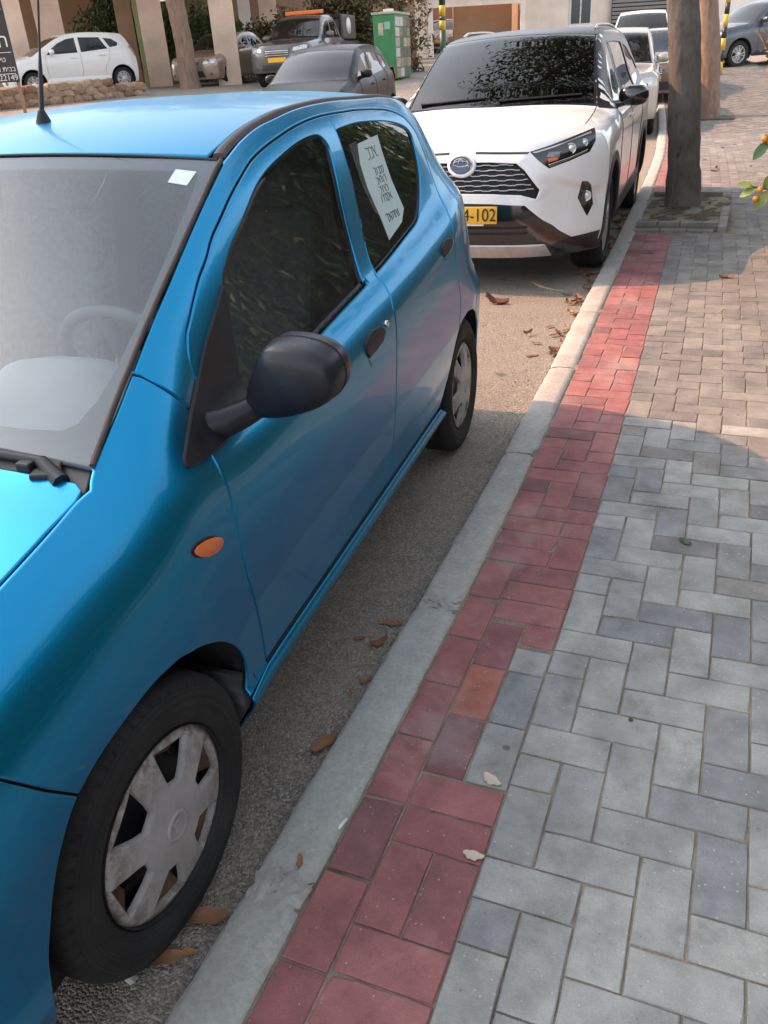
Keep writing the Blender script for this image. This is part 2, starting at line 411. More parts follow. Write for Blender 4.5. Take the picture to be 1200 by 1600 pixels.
def paver_mat(name, stops, src, speck=.5):
    t = NT(name); v = t.coord('Object')
    w = t.add('NewGeometry').outputs['Position']
    r = t.add('ObjectInfo').outputs['Random'] if src == 'object' else t.add('NewGeometry').outputs['Random Per Island']
    base = t.ramp(r, stops, 'CONSTANT')
    n = t.noise(w, 9, 6, .65); base = t.mix(.75, base, t.ramp(n, [(.22, .22), (.78, .78)]), 'OVERLAY')
    gr = t.noise(w, 420, 3, .8); base = t.mix(.5, base, t.ramp(gr, [(.3, .28), (.7, .72)]), 'OVERLAY')
    sv = t.add('TexVoronoi', {'Vector': w, 'Scale': 85.0}); sc = t.add('SeparateColor', {'Color': sv.outputs['Color']}).outputs[0]
    dots = t.math('MULTIPLY', t.ramp(sv.outputs['Distance'], [(.14, 1.0), (.24, 0.0)]), t.ramp(sc, [(.86, 0.0), (.90, 1.0)]))
    base = t.mix(t.math('MULTIPLY', dots, speck), base, (.55, .54, .50))
    dk = t.math('MULTIPLY', t.ramp(sv.outputs['Distance'], [(.10, 1.0), (.20, 0.0)]), t.ramp(sc, [(.05, 1.0), (.08, 0.0)]))
    base = t.mix(t.math('MULTIPLY', dk, .6), base, (.05, .05, .045))
    sc2 = t.ramp(t.noise(w, 2.3, 7, .7), [(.52, 0.0), (.76, .55)]); base = t.mix(sc2, base, (.36, .35, .33))
    bl = t.math('MULTIPLY', t.ramp(t.noise(w, 3.3, 6, .75), [(.57, 0.0), (.70, .5)]), 1.0); base = t.mix(bl, base, (.12, .115, .108))
    gm = t.math('MULTIPLY', t.ramp(t.voro(w, 3.1), [(.022, 1.0), (.034, 0.0)]), .75); base = t.mix(gm, base, (.07, .068, .065))
    hb = t.math('ADD', t.math('MULTIPLY', gr, .35), t.noise(w, 60, 4, .6))
    return t.final(base, .84, 0, t.bump(hb, .35, .004))
GREY = [(0, (.255, .252, .24)), (.16, (.285, .283, .268)), (.34, (.222, .224, .222)), (.46, (.295, .293, .272)), (.62, (.192, .196, .199)), (.74, (.27, .27, .256)), (.90, (.208, .211, .212))]
REDS = [(0, (.275, .107, .105)), (.2, (.25, .094, .096)), (.4, (.295, .118, .112)), (.58, (.185, .082, .086)), (.68, (.26, .10, .10)), (.85, (.225, .09, .093)), (.93, (.285, .112, .107))]
M_GREY = paver_mat('grey_paver', GREY, 'object'); M_GREY_I = paver_mat('grey_paver_far', GREY, 'island')
DARKER = [(0, (.170, .160, .149)), (.2, (.195, .183, .17)), (.4, (.148, .141, .134)), (.6, (.205, .192, .177)), (.8, (.16, .151, .142))]
M_GREY_W = paver_mat('darker_paver', DARKER, 'object'); M_GREY_WI = paver_mat('darker_paver_far', DARKER, 'island')
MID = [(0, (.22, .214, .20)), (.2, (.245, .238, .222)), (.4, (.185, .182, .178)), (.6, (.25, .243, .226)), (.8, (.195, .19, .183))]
M_GREY_M = paver_mat('mid_tone_paver', MID, 'object')
M_RED = paver_mat('red_paver', REDS, 'object', .35); M_RED_I = paver_mat('red_paver_far', REDS, 'island', .35)
M_ORANGE = paver_mat('orange_paver', [(0, (.33, .115, .085)), (1, (.33, .115, .085))], 'object', .4)
def conc(name, a, b, rough=.85, bump=.4, bs=90):
    t = NT(name); v = t.coord('Object'); w = t.add('NewGeometry').outputs['Position']
    n = t.noise(w, 6, 8, .7); base = t.ramp(n, [(.3, a), (.7, b)])
    base = t.mix(t.ramp(t.noise(w, 14, 6, .75), [(.62, 0.0), (.74, .6)]), base, tuple(min(1, x*1.5) for x in b))
    base = t.mix(t.ramp(t.noise(w, 8, 5, .7), [(.24, .6), (.33, 0.0)]), base, tuple(x*.35 for x in a))
    sv = t.noise(w, bs, 6, .7)
    base = t.mix(.35, base, t.ramp(sv, [(.3, .25), (.7, .75)]), 'OVERLAY')
    return t.final(base, rough, 0, t.bump(sv, bump, .006))
M_KERB_S = conc('kerb_smooth', (.30, .30, .275), (.40, .40, .37)); M_KERB_R = conc('kerb_rough', (.30, .287, .265), (.43, .41, .38), .9, .9, 55)
M_SAND = conc('joint_sand', (.09, .078, .06), (.36, .30, .23), .95, .9, 150)
M_SOIL = conc('soil', (.06, .045, .032), (.13, .10, .07), .95, 1.0, 40)
M_CURBLINE = conc('gutter_grime', (.06, .055, .05), (.12, .108, .096), .95, .6, 70)

# the road: one sheet out to the horizon
xs = np.concatenate([-np.geomspace(900, 20, 20), np.linspace(-19, 2, 60), np.geomspace(3, 900, 16)])
ys = np.concatenate([-np.geomspace(300, 4, 8), np.linspace(-3, 45, 110), np.geomspace(47, 1500, 18)])
Xg, Yg = np.meshgrid(xs, ys, indexing='ij')
o = MB().grid(np.stack([Xg, Yg, gz(Xg, Yg)], -1)).build('road', M_ASPH); tag(o, kind='structure')

# sidewalk bed (sand under and between the pavers)
ys = np.concatenate([np.linspace(-6, 12, 60), np.linspace(12.5, 60, 80)])
def walk_grid(x0, x1, dz, n=6):
    return np.array([[(edge(y)+x0+(x1-x0)*i/n, y, gz(edge(y), y)+KT+dz) for y in ys] for i in range(n+1)])
sidewalk = MB().grid(walk_grid(-RED-.02, 2.2, -.0042)).build('sidewalk', M_SAND); tag(sidewalk, kind='structure')

# paving bricks: a bevelled block, shared by all alike pieces
def brick_mesh(name, lx, ly, mat, ch=.0022, hgt=.03, seed=0):
    # worn block: the rim wanders a little and now and then a corner is chipped
    rs = random.Random(seed); a, b = lx/2, ly/2; ring = []
    nx, ny = (4, 2) if lx > ly else (2, 4) if ly > lx else (2, 2)
    for k in range(nx): ring.append((-a+2*a*k/nx, -b))
    for k in range(ny): ring.append((a, -b+2*b*k/ny))
    for k in range(nx): ring.append((a-2*a*k/nx, b))
    for k in range(ny): ring.append((-a, b-2*b*k/ny))
    n = len(ring); V = [(x, y, -hgt) for x, y in ring]; top = []
    chip = rs.choice([0, nx, nx+ny, 2*nx+ny]) if rs.random() < .45 else -1
    for k, (x, y) in enumerate(ring):
        q = ch*rs.uniform(.8, 1.9)*(2.6 if k == chip else 1); dz = -.0022 if k == chip else 0
        V.append((x*(1-rs.uniform(0, .001)/a), y*(1-rs.uniform(0, .001)/b), -ch*rs.uniform(.8, 1.6)+dz*2)); top.append((x-math.copysign(min(q, abs(x)), x), y-math.copysign(min(q, abs(y)), y), rs.uniform(-.0003, .0003)+dz*.4))
    V += top
    F = [tuple(range(2*n, 3*n))]+[(l+i, l+(i+1) % n, l+n+(i+1) % n, l+n+i) for l in (0, n) for i in range(n)]
    me = bpy.data.meshes.new(name); me.from_pydata(V, [], F); me.materials.append(mat); return me
J = .0034
SZ = ((2, 1), (1, 2), (1, 1))
def variants(name, mat): return {(w, d): [brick_mesh(name, w*.1-J, d*.1-J, mat, seed=k*7+w*3+d) for k in range(7)] for w, d in SZ}
GM, GMM, GMW, RM = variants('paving_brick', M_GREY), variants('paving_brick', M_GREY_M), variants('paving_brick', M_GREY_W), variants('red_brick', M_RED)
OM = [brick_mesh('red_brick', .1-J, .2-J, M_ORANGE)]
stuff_g = MB(); stuff_r = MB(); stuff_w = MB()
PIT = (-.16, .48, 6.42, 8.45)        # tree pit, x measured from the border line
def in_pit(x, y, w, d): return x+w > PIT[0]-.16 and x < PIT[1] and y+d > PIT[2] and y < PIT[3]
def lay(name, M, c0, r0, w, d, single, acc, pit=True, dx=0.0):
    """a brick whose corner is c0, r0 (in 10 cm cells from the border line and along the kerb)"""
    x0, y0 = c0*.1, r0*.1
    if pit and in_pit(x0, y0, w*.1, d*.1): return
    yc = y0+d*.05; xc = x0+w*.05+float(edge(yc))+.0+dx
    z = float(gz(-.3, yc))+KT+random.uniform(-.0012, .0012)
    if single:
        o = link(name, random.choice(M), sidewalk, (xc+random.uniform(-.0006, .0006), yc+random.uniform(-.0006, .0006), z), (random.uniform(-.008, .008), random.uniform(-.008, .008), random.uniform(-.008, .008)))
    else:
        a, b = w*.05-J/2, d*.05-J/2; k = .0022; V = []
        for zz, q in ((z-.02, 0), (z-.0022, 0), (z, k)): V += [(xc-a+q, yc-b+q, zz), (xc+a-q, yc-b+q, zz), (xc+a-q, yc+b-q, zz), (xc-a+q, yc+b-q, zz)]
        F = [(8, 9, 10, 11)]
        for l in (0, 4): F += [(l+i, l+(i+1) % 4, l+4+(i+1) % 4, l+4+i) for i in range(4)]
        acc.add(V, F)
NEAR = lambda c, r: c < 6.5 and -7 <= r < 68
# red border, brick by brick near the camera (columns 0-2 from the kerb), then a running herringbone
rb = [(0, -6.4, 1, 2), (0, -7.0, 1, .55), (1, -6.3, 1, 1), (1, -7.0, 1, .7), (2, -6.3, 1, 1), (2, -7.0, 1, .7), (0, -4.4, 1, 2), (1, -5.3, 2, 1), (1, -4.3, 2, 1), (1, -3.3, 1, 2), (2, -3.3, 1, 2), (0, -2.35, 1, 2), (1, -1.3, 2, 1), (1, -.28, 2, 1),
      (0, -.3, 1, 2), (1, .75, 1, 2), (0, 1.72, 1, 2), (1, 2.75, 1, 2), (0, 3.74, 1, 2), (1, 4.78, 1, 2), (0, 5.78, 1, 2), (2, 5.95, 1, 1), (1, 6.95, 2, 1), (0, 7.85, 1, 2), (1, 7.97, 2, 1), (1, 8.98, 2, 1),
      (0, 10, 2, 1), (0, 11, 2, 1), (2, 10, 1, 2)]
for q, (c, r, w, d) in enumerate(rb):
    M_ = OM if (c, r) == (1, 2.75) else RM.get((w, d)) or [brick_mesh('red_brick', w*.1-J, d*.1-J, M_RED)]
    lay('red_brick', M_, c-3, r, w, d, True, None)
rows = 330
occ = set()
for r in list(range(-44, -7))+list(range(12, rows)):
    for c in range(3):
        if (c, r) in occ: continue
        k = (c-r) % 4
        if k == 0 and c < 2 and (c+1, r) not in occ: w, d = 2, 1
        elif k == 3 and (c, r+1) not in occ and r+1 < rows and r != -8: w, d = 1, 2
        elif k == 1 and c == 0: w, d = 1, 1
        elif (c, r+1) not in occ and k == 3: w, d = 1, 2
        else: w, d = 1, 1
        for i in range(w):
            for j in range(d): occ.add((c+i, r+j))
        lay('red_brick', RM[(w, d)], c-3, r, w, d, r < 66, stuff_r)
# grey pieces that step into the border
for c, r, w, d in ((-1, .75, 1, 2), (-1, 2.75, 1, 2), (-1, 4.78, 1, 1)): lay('paving_brick', GM[(w, d)], c, r, w, d, True, None)
for r in range(-24, rows):
    for c in range(0, 24):
        k = (c-2-r) % 4
        if k == 0: w, d = 2, 1
        elif k == 3: w, d = 1, 2
        elif k == 1 and c == 0: w, d = 1, 1
        else: continue
        pw = min(1, max(0, (r-9)/16)); q = random.random(); B_ = GM if q > pw else (GMM if r < 22 and q > pw*.35 else GMW)  # bricks turn to darker tones further up the street
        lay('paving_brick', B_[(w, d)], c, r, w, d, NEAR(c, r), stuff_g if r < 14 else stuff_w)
o = stuff_g.build('paving', M_GREY_I, sidewalk); tag(o, kind='stuff')
o = stuff_w.build('darker_paving', M_GREY_WI, sidewalk); tag(o, kind='stuff')
o = stuff_r.build('red_paving', M_RED_I, sidewalk); tag(o, kind='stuff')

# kerb: one stone after another
kerb = empty('kerb', (0, 0, 0)); tag(kerb, kind='structure')
cuts = [-6, -5, -4, -3, -2, -1.3, -.31, .715, 1.83, 2.9, 3.95, 4.98, 6.0, 7.05, 8.1, 9.1, 10.1, 11.2, 12.3, 13.3, 14.4, 15.5, 16.6, 18, 20, 22, 24, 27, 30]
def kerb_stone(y0, y1, mat):
    n = max(3, int((y1-y0)/.05)); prof = [(-.012, -.02), (-.006, .03), (0, KT-.022), (.006, KT-.008), (.018, KT-.001), (.05, KT+.003), (.10, KT+.003), (.134, KT), (.1365, KT-.03)]
    G = []
    for i in range(n+1):
        y = y0+.006+(y1-y0-.012)*i/n; e = float(edge(y))-RED-KW; z = float(gz(e, y)); row = []
        for q, (px, pz) in enumerate(prof):
            w = .0020 if mat is M_KERB_R else .0012
            endk = .012*(i in (0, n))
            row.append((e+px+random.gauss(0, w)*(1 if q < 5 else .6), y+random.gauss(0, .0015), z+pz+random.gauss(0, w*.4)-endk))
        G.append(row)
    m = MB().grid(np.array(G), smooth=True, flip=True)
    for row, f in ((G[0], 0), (G[-1], 1)):
        k = list(range(len(row))); m.add(row, [k if f else k[::-1]])
    return m.build('kerb_stone', mat, kerb)
for a, b in zip(cuts, cuts[1:]): kerb_stone(a, b, M_KERB_S if b <= .72 else M_KERB_R)
# crumbled mortar where two kerb stones meet
for cy, w in ((-.31, .05), (.715, .025)):
    G = []
    for i in range(15):
        row = []
        for j in range(9):
            u, q = i/14*2-1, j/8*2-1; e = float(edge(cy))-RED-KW; rr = max(0, 1-(u*u+q*q*.9)**1.2)
            row.append((e+.074+u*.062+random.gauss(0, .003), cy+q*w*(1+.3*math.sin(7*u))+random.gauss(0, .005), KT-.006+.011*rr**.5*(.55+.9*random.random())))
        G.append(row)
    MB().grid(np.array(G), smooth=True, flip=False).build('mortar', M_KERB_R, kerb)
# grime line at the foot of the kerb
G = np.array([[(edge(y)-RED-KW+dx, y, gz(edge(y)-.5, y)+dz) for dx, dz in ((-.020-.004*math.sin(y*9)-.003*math.sin(y*23), .003), (-.010, .005), (.002, .012))] for y in np.linspace(-4, 14, 300)])
o = MB().grid(G, flip=True).build('gutter', M_CURBLINE); tag(o, kind='structure')
# ---------------------------------------------------------------- materials and parts shared by the cars
M_RUBBER = pm('tyre_rubber', (.011, .011, .0115), .82, 0, .45, 14, .3, 200)
M_BLACKP = pm('black_plastic', (.016, .016, .019), .45, 0, .2, 25, .08, 300, spec=.3)
M_BLACKR = pm('black_rough_plastic', (.028, .029, .033), .5, 0, .3, 14, .15, 220)
M_DARK = pm('dark_interior', (.012, .012, .013), .85, 0, .2, 8)
M_GLOSSB = pm('gloss_black', (.010, .010, .012), .12, 0, .1, 8, coat=1)
M_CHROME = pm('chrome', (.62, .62, .63), .16, 1, .1, 10)
M_SILVER = pm('silver_trim', (.50, .50, .50), .35, .7, .12, 20)
M_STEEL = pm('wheel_steel', (.035, .035, .038), .55, .4, .3, 20)
M_RUST = pm('rust', (.13, .07, .045), .8, .2, .5, 30, .3, 120)
M_SEAT = pm('seat_cloth', (.16, .16, .17), .9, 0, .25, 60, .2, 400)
M_LENS = pm('lamp_lens', (.55, .56, .57), .12, .35, .2, 60, coat=1)
M_LAMPIN = pm('lamp_bowl', (.22, .22, .23), .2, .8, .3, 40)
M_TAIL = pm('tail_lens', (.42, .02, .02), .15, 0, .2, 40, coat=1)
M_TAILW = pm('tail_lens_clear', (.55, .45, .45), .15, 0, .2, 40, coat=1)
M_AMBER = pm('amber_lens', (.75, .16, .02), .35, 0, .12, 120, .3, 300, coat=.7)
M_PLATE = pm('plate_yellow', (.78, .42, .03), .45, 0, .05, 10)
M_INK = pm('black_print', (.02, .016, .014), .6, 0, .05, 10)
M_RIM = pm('alloy_rim', (.42, .42, .43), .35, .6, .15, 25)
M_GLASS = glass('car_glass', (.50, .53, .52), .03, (.30, .29, .27))
M_GLASS_D = glass('dark_car_glass', (.03, .032, .035), .002)
M_WS = glass('windscreen_glass', (.84, .92, .96), .15, (.42, .54, .63), gain=.65)  # dust film, tinted blue to stand in for the sky's milky reflection

def side_map(c, off=0.0, sg=1): return lambda s, z: np.stack([sg*(c.W(s, z)+off), s+0*z, z+0*s], -1)
def strip_map(c, sa, sb, bow=(0, 0), crown=(0, 0), p=2, off=0.0):
    def M(s, u):
        k = (s-sa)/(sb-sa); w = 1-np.abs(u)**p; T = c.top(s)
        return np.stack([u*c.W(s, T), s-(bow[0]+(bow[1]-bow[0])*k)*w, T+(crown[0]+(crown[1]-crown[0])*k)*w+off], -1)
    return M
def end_map(c, which='front', off=0.0):
    sg = -1 if which == 'front' else 1
    return lambda x, z: np.stack([x+0*z, c.end(x, z, which)+sg*off, z+0*x], -1)
def rect(a0, a1, b0, b1): return [(a0, b0), (a1, b0), (a1, b1), (a0, b1)]
def arc(cx, cz, r, a0, a1, n=24): return [(cx+r*math.cos(R(a0+(a1-a0)*i/n)), cz+r*math.sin(R(a0+(a1-a0)*i/n))) for i in range(n+1)]
def end_grid(name, c, which, zb, mat, parent, crown=0.0, nz=16, nu=41, holes=None):
    """a bumper face from the sill up to the bonnet or roof edge"""
    tab = np.array(c.front[0] if which == 'front' else c.rear[0], float).T
    # the height where the corner meets the top edge
    zz = np.linspace(zb, tab[0][-1], 400); s1 = pchip(tab[0], tab[1], zz); g = c.top(s1)-zz
    i = np.where(g < 0)[0]; zt = zz[i[0]] if len(i) else zz[-1]
    G = []
    for v in np.linspace(0, 1, nz):
        row = []
        for u in np.linspace(-1, 1, nu):
            p = c.front[1] if which == 'front' else c.rear[1]
            z = zb+(zt+crown*(1-abs(u)**p)-zb)*v
            s1v = float(pchip(tab[0], tab[1], min(z, tab[0][-1]))); x1 = float(c.W(s1v, z)); s0 = float(pchip(tab[0], tab[2], min(z, tab[0][-1])))
            row.append((u*x1, s0+(s1v-s0)*abs(u)**p, z))
        G.append(row)
    m = MB().grid(np.array(G), smooth=True, flip=(which != 'front'))
    return m.build(name, mat, parent), zt
def plate_text(txt, size, mat, parent, loc, rot, name='number', ext=.0006, align='CENTER', font=None, sx=1.0):
    cu = bpy.data.curves.new(name, 'FONT'); cu.body = txt; cu.size = size; cu.extrude = ext; cu.align_x = align; cu.align_y = 'CENTER'
    ob = bpy.data.objects.new(name, cu); col.objects.link(ob)
    dg = bpy.context.evaluated_depsgraph_get(); me = bpy.data.meshes.new_from_object(ob.evaluated_get(dg))
    bpy.data.objects.remove(ob); bpy.data.curves.remove(cu)
    me.materials.clear(); me.materials.append(mat); me.name = name
    o = link(name, me, parent, loc, rot); o.scale = (sx, 1, 1); return o
def tyre_mesh(r, w, rr):
    """axis x; tyre radius r, width w, rim radius rr"""
    h = w/2
    prof = [(-h*.55, rr-.012), (-h*.9, rr+.004), (-h, rr+.028), (-h*1.02, rr+.040), (-h*1.035, rr+.041), (-h*1.035, rr+.045), (-h*1.02, rr+.046), (-h*1.02, r-.042), (-h*1.035, r-.040), (-h*1.03, r-.034), (-h*.96, r-.028), (-h*.84, r-.008), (-h*.6, r), (-h*.25, r+.001), (-h*.22, r-.006), (-h*.16, r-.006), (-h*.13, r+.001),
            (h*.13, r+.001), (h*.16, r-.006), (h*.22, r-.006), (h*.25, r+.001), (h*.6, r), (h*.84, r-.008), (h*.96, r-.028), (h*1.03, r-.034), (h*1.035, r-.040), (h*1.02, r-.042), (h*1.02, rr+.046), (h*1.035, rr+.045), (h*1.035, rr+.041), (h*1.02, rr+.040), (h, rr+.028), (h*.9, rr+.004), (h*.55, rr-.012)]
    return MB().lathe(prof, 56, 'x', flip=False).mesh('tyre', M_RUBBER)
def alloy_mesh(rr, w, n=5, mat=None):
    h = w/2; m = MB()
    m.lathe([(h*.2, rr-.03), (h*.80, rr-.012), (h*.92, rr+.003), (h*.86, rr+.006), (h*.3, rr)], 40, 'x', flip=True)
    m.lathe([(h*.05, rr-.02), (h*.0, 0.001)], 32, 'x', flip=True)
    for k in range(n):
        for d in (-.16, .16):
            a = 2*math.pi*k/n+d; a2 = 2*math.pi*k/n+d*1.5
            p0 = Vector((h*.78, .05*math.cos(a), .05*math.sin(a))); p1 = Vector((h*.70, (rr-.012)*math.cos(a2), (rr-.012)*math.sin(a2)))
            m.tube([p0, (p0+p1)/2+Vector((.012, 0, 0)), p1], [.020, .016, .02], 6)
    m.lathe([(h*.3, .075), (h*.85, .066), (h*.92, .045), (h*.93, .001)], 20, 'x', flip=True)
    return m.mesh('rim', mat or M_RIM)
WHEELS = {}
def wheel(parent, x, s, r, w, rr, kind='alloy', mat=None):
    """x > 0 is the right side; an Empty would be one level too many, so the tyre carries the rim"""
    key = (r, w, rr, kind)
    if key not in WHEELS: WHEELS[key] = (tyre_mesh(r, w, rr), alloy_mesh(rr, w, mat=mat))
    ty, ri = WHEELS[key]
    o = link('wheel', ty, parent, (x, s, r), (random.uniform(0, 6), 0, 0 if x > 0 else math.pi))
    link('rim', ri, o)
    return o
def wheel_well(parent, c, s, zc, r, width=.24, name='wheel_arch_liner'):
    for sg in (1, -1):
        m = MB(); G = []
        for a in np.linspace(R(-20), R(200), 24):
            y, z = s+r*math.cos(a), zc+r*math.sin(a); xo = float(c.W(y, max(z, c.Z0+.03)))-.004
            G.append([(sg*xo, y, z), (sg*(xo-width), y, z), (sg*(xo-width), s, zc)])
        m.grid(np.array(G), flip=(sg < 0)).build(name, M_DARK, parent)
# ---------------------------------------------------------------- the blue hatchback
A = CarSurf(**ALTO)
P_BLUE = paint('blue_metallic_paint', (.0, .255, .50), .97, .37, .06, (.10, .23, .31), .5)
blue = empty('blue_hatchback', (-1.49892, -.43061, 0), R(3.5103), 'bright blue hatchback parked at the kerb with a for-sale note in its rear window', 'car')
SM = side_map(A)
CANT = [(2.207,1.327),(2.146,1.346),(2.036,1.365),(1.813,1.380),(1.67,1.384),(1.533,1.386),(1.415,1.383),(1.299,1.374),(1.187,1.359),(1.089,1.343),(1.002,1.324),(.916,1.296),(.847,1.269),(.773,1.235),(.713,1.207),(.66,1.175),(.609,1.148),(.552,1.111),(.521,1.089),(.494,1.071),(.475,1.049),(.465,1.027),(.461,.989)]
GAPF = [(.37,.878),(.366,.863),(.361,.837),(.36,.808),(.359,.753),(.361,.683),(.368,.601),(.385,.514),(.399,.44),(.405,.384),(.407,.348)]
GAPR = [(1.533,1.386),(1.531,1.347),(1.524,1.283),(1.526,1.196),(1.520,1.096),(1.480,.966),(1.473,.952),(1.472,.925),(1.460,.898),(1.443,.866),(1.43,.807),(1.408,.715),(1.393,.642),(1.371,.546),(1.354,.484),(1.330,.348)]
GAPC = [(2.207,1.327),(2.265,1.276),(2.285,1.177),(2.265,1.069),(2.195,.974),(2.165,.861),(2.195,.781),(2.225,.694),(2.225,.638),(2.205,.572)]
WIN1 = [(.694,1.139),(.762,1.18),(.824,1.208),(.883,1.236),(.964,1.273),(1.054,1.299),(1.145,1.317),(1.244,1.334),(1.335,1.343),(1.398,1.342),(1.425,1.328),(1.437,1.306),(1.430,1.261),(1.420,1.186),(1.416,1.117),(1.410,1.047),(1.392,.978),(1.383,.952),(1.365,.944),(.966,.910),(.60,.888),(.57,.91),(.60,1.0),(.645,1.08)]
WIN2 = [(1.537,1.343),(1.596,1.346),(1.741,1.347),(1.968,1.333),(2.118,1.311),(2.188,1.288),(2.203,1.258),(2.190,1.206),(2.162,1.15),(2.104,1.093),(2.022,1.042),(1.951,1.018),(1.827,1.0),(1.617,.972),(1.49,.958),(1.495,.99),(1.525,1.096),(1.532,1.196),(1.531,1.283)]
SAIL = [(.666,1.121),(.586,1.07),(.539,1.042),(.485,1.003),(.459,.987),(.424,.967),(.379,.947),(.337,.927),(.292,.907),(.283,.899),(.286,.89),(.313,.884),(.35,.880),(.37,.878),(.429,.876),(.482,.880),(.584,.900),(.612,.946),(.649,1.038)]
ARCHF = [(.300,.335),(.312,.37),(.316,.397),(.312,.429),(.292,.47),(.26,.509),(.222,.541),(.168,.572),(.126,.588),(.094,.6),(.015,.611),(-.072,.607),(-.144,.598),(-.204,.58)]
ARCHB = [(-.204,.58),(-.239,.555),(-.283,.504),(-.318,.437),(-.344,.37),(-.352,.28),(-.345,.20)]
ARCHR = [(1.934,.341),(1.985,.372),(2.054,.425),(2.101,.474),(2.15,.527),(2.205,.568),(2.27,.588),(2.36,.597),(2.45,.584),(2.53,.548),(2.60,.49),(2.645,.42),(2.665,.34),(2.67,.22)]
SEAMP = [(.33,1.043),(.339,1.036),(.347,1.021),(.355,1.006),(.369,.982),(.391,.953)]
WSE = [(.15,.9425),(.198,.969),(.248,.998),(.298,1.0275),(.33,1.0455),(.383,1.075),(.447,1.110),(.525,1.150),(.596,1.187),(.684,1.231),(.773,1.2735),(.863,1.3135),(.917,1.336)]
HOODL = [(.148,.940),(.131,.930),(.117,.9205),(.087,.9155),(.039,.9065),(-.016,.8965),(-.066,.8875),(-.111,.8795),(-.20,.8635),(-.30,.845),(-.40,.8275)]
DITCH = [(.93,1.340),(1.027,1.367),(1.133,1.388),(1.233,1.400),(1.344,1.4105),(1.456,1.416),(1.576,1.4175),(1.707,1.416),(1.852,1.411),(2.0,1.406),(2.1,1.403),(2.25,1.391),(2.36,1.374)]
REAR1 = [(2.42,1.325),(2.45,1.30),(2.55,1.15),(2.62,1.0),(2.66,.9),(2.70,.72),(2.72,.62)]
def sm(P, k=4):
    P = np.array(P, float); n = len(P); out = []
    for i in range(n-1):
        q = [P[max(i-1, 0)], P[i], P[i+1], P[min(i+2, n-1)]]
        for j in range(k):
            w = crw(np.array(j/k)); out.append(tuple(sum(w[m]*q[m] for m in range(4))))
    return out+[tuple(P[-1])]
CANTS = sm(CANT); K5 = 5*4
ARCHF, ARCHB, ARCHR, GAPF, DITCH, WSE, SEAMP = sm(ARCHF), sm(ARCHB), ARCHR, sm(GAPF), sm(DITCH), WSE, sm(SEAMP)
WIN1 = sm(WIN1[:18])[:-1]+sm(WIN1[17:20])+sm(WIN1[20:]+[WIN1[0]])[:-1]; WIN2 = sm(WIN2[:15])+WIN2[15:]
SAIL = sm(SAIL[:9])[:-1]+sm(SAIL[8:])
GAPRS = sm(GAPR); GAPCS = sm(GAPC)
G = .0022
# black shell behind the panels, so that the joints read dark
BACK = [(-.55,.30),(-.55,.72)]+HOODL[::-1]+WSE+DITCH+REAR1+[(2.70,.40),(2.69,.25)]
shell_o = [(-.55,.24)]+[(-.36,.24)]+ARCHB[::-1][1:]+ARCHF[::-1][1:]+[(.32,.25),(1.90,.25)]+ARCHR+[(2.70,.25)]+REAR1[::-1]+DITCH[::-1]+WSE[::-1]+HOODL[1:]+[(-.5,.74)]
sh = panel('inner_shell', shell_o, side_map(A, -.010), M_DARK, blue, holes=[WIN1, WIN2], h=.05, roll=0, rim=.03, gap=.012); mirrored(sh)
def both(name, outer, mat, off=0.0, **kw):
    o = panel(name, outer, side_map(A, off), mat, blue, **kw); mirrored(o); return o
fender = HOODL+[(-.36,.76),(-.304,.713),(-.252,.640)]+ARCHF[::-1]+[(.407,.340)]+GAPF[::-1]+[(.37,.885),(.30,.905)]+[(.391,.953)]+SEAMP[::-1][1:]+WSE[:5][::-1]
both('front_fender', fender, P_BLUE, h=.014, gap=G)
frame = SEAMP+[(.425,.968),(.459,.987)]+CANTS[::-1]+GAPCS[1:]+ARCHR[6:11]+[(2.63,.535),(2.72,.60)]+REAR1[::-1]+DITCH[::-1]+WSE[4:][::-1]
both('pillar_and_quarter_panel', frame, P_BLUE, h=.014, gap=G)
door = CANTS[K5:]+[(.44,.965),(.405,.91)]+GAPF+GAPRS[::-1][:-1]
both('front_door', door, P_BLUE, h=.014, gap=G, holes=[WIN1])
rdoor = CANTS[:K5+1]+GAPRS[1:]+[(1.934,.348)]+ARCHR[1:6]+GAPCS[::-1][:-1]
both('rear_door', rdoor, P_BLUE, h=.014, gap=G, holes=[WIN2])
both('sill', [(.302,.19),(.302,.334),(.405,.343),(1.934,.343),(1.99,.30),(2.02,.19)], P_BLUE, h=.016, gap=.001, eb=.008, ring=.002, roll=.0005)
both('bumper_side', [(-.612,.20)]+ARCHB[::-1]+[(-.252,.640),(-.304,.713),(-.36,.755),(-.612,.66)], P_BLUE, h=.016, gap=G)
both('rear_bumper_side', ARCHR[9:]+[(2.70,.22),(2.72,.60),(2.63,.535)], P_BLUE, h=.016, gap=G)
both('headlight', [(-.608,.66),(-.36,.76),(-.40,.8275),(-.595,.786)], M_LENS, h=.02, gap=.001)
for sg in (1, -1): panel('headlight_front', [(sg*a, b) for a, b in ((.44, .70), (.672, .665), (.655, .775), (.50, .765))], end_map(A, 'front', .004), M_LENS, blue, h=.03, rim=.02)
both('tail_light', [(2.50,1.03),(2.545,1.06),(2.605,.98),(2.655,.86),(2.69,.70),(2.64,.72),(2.585,.84),(2.54,.95)], M_TAILW, .004, h=.02)
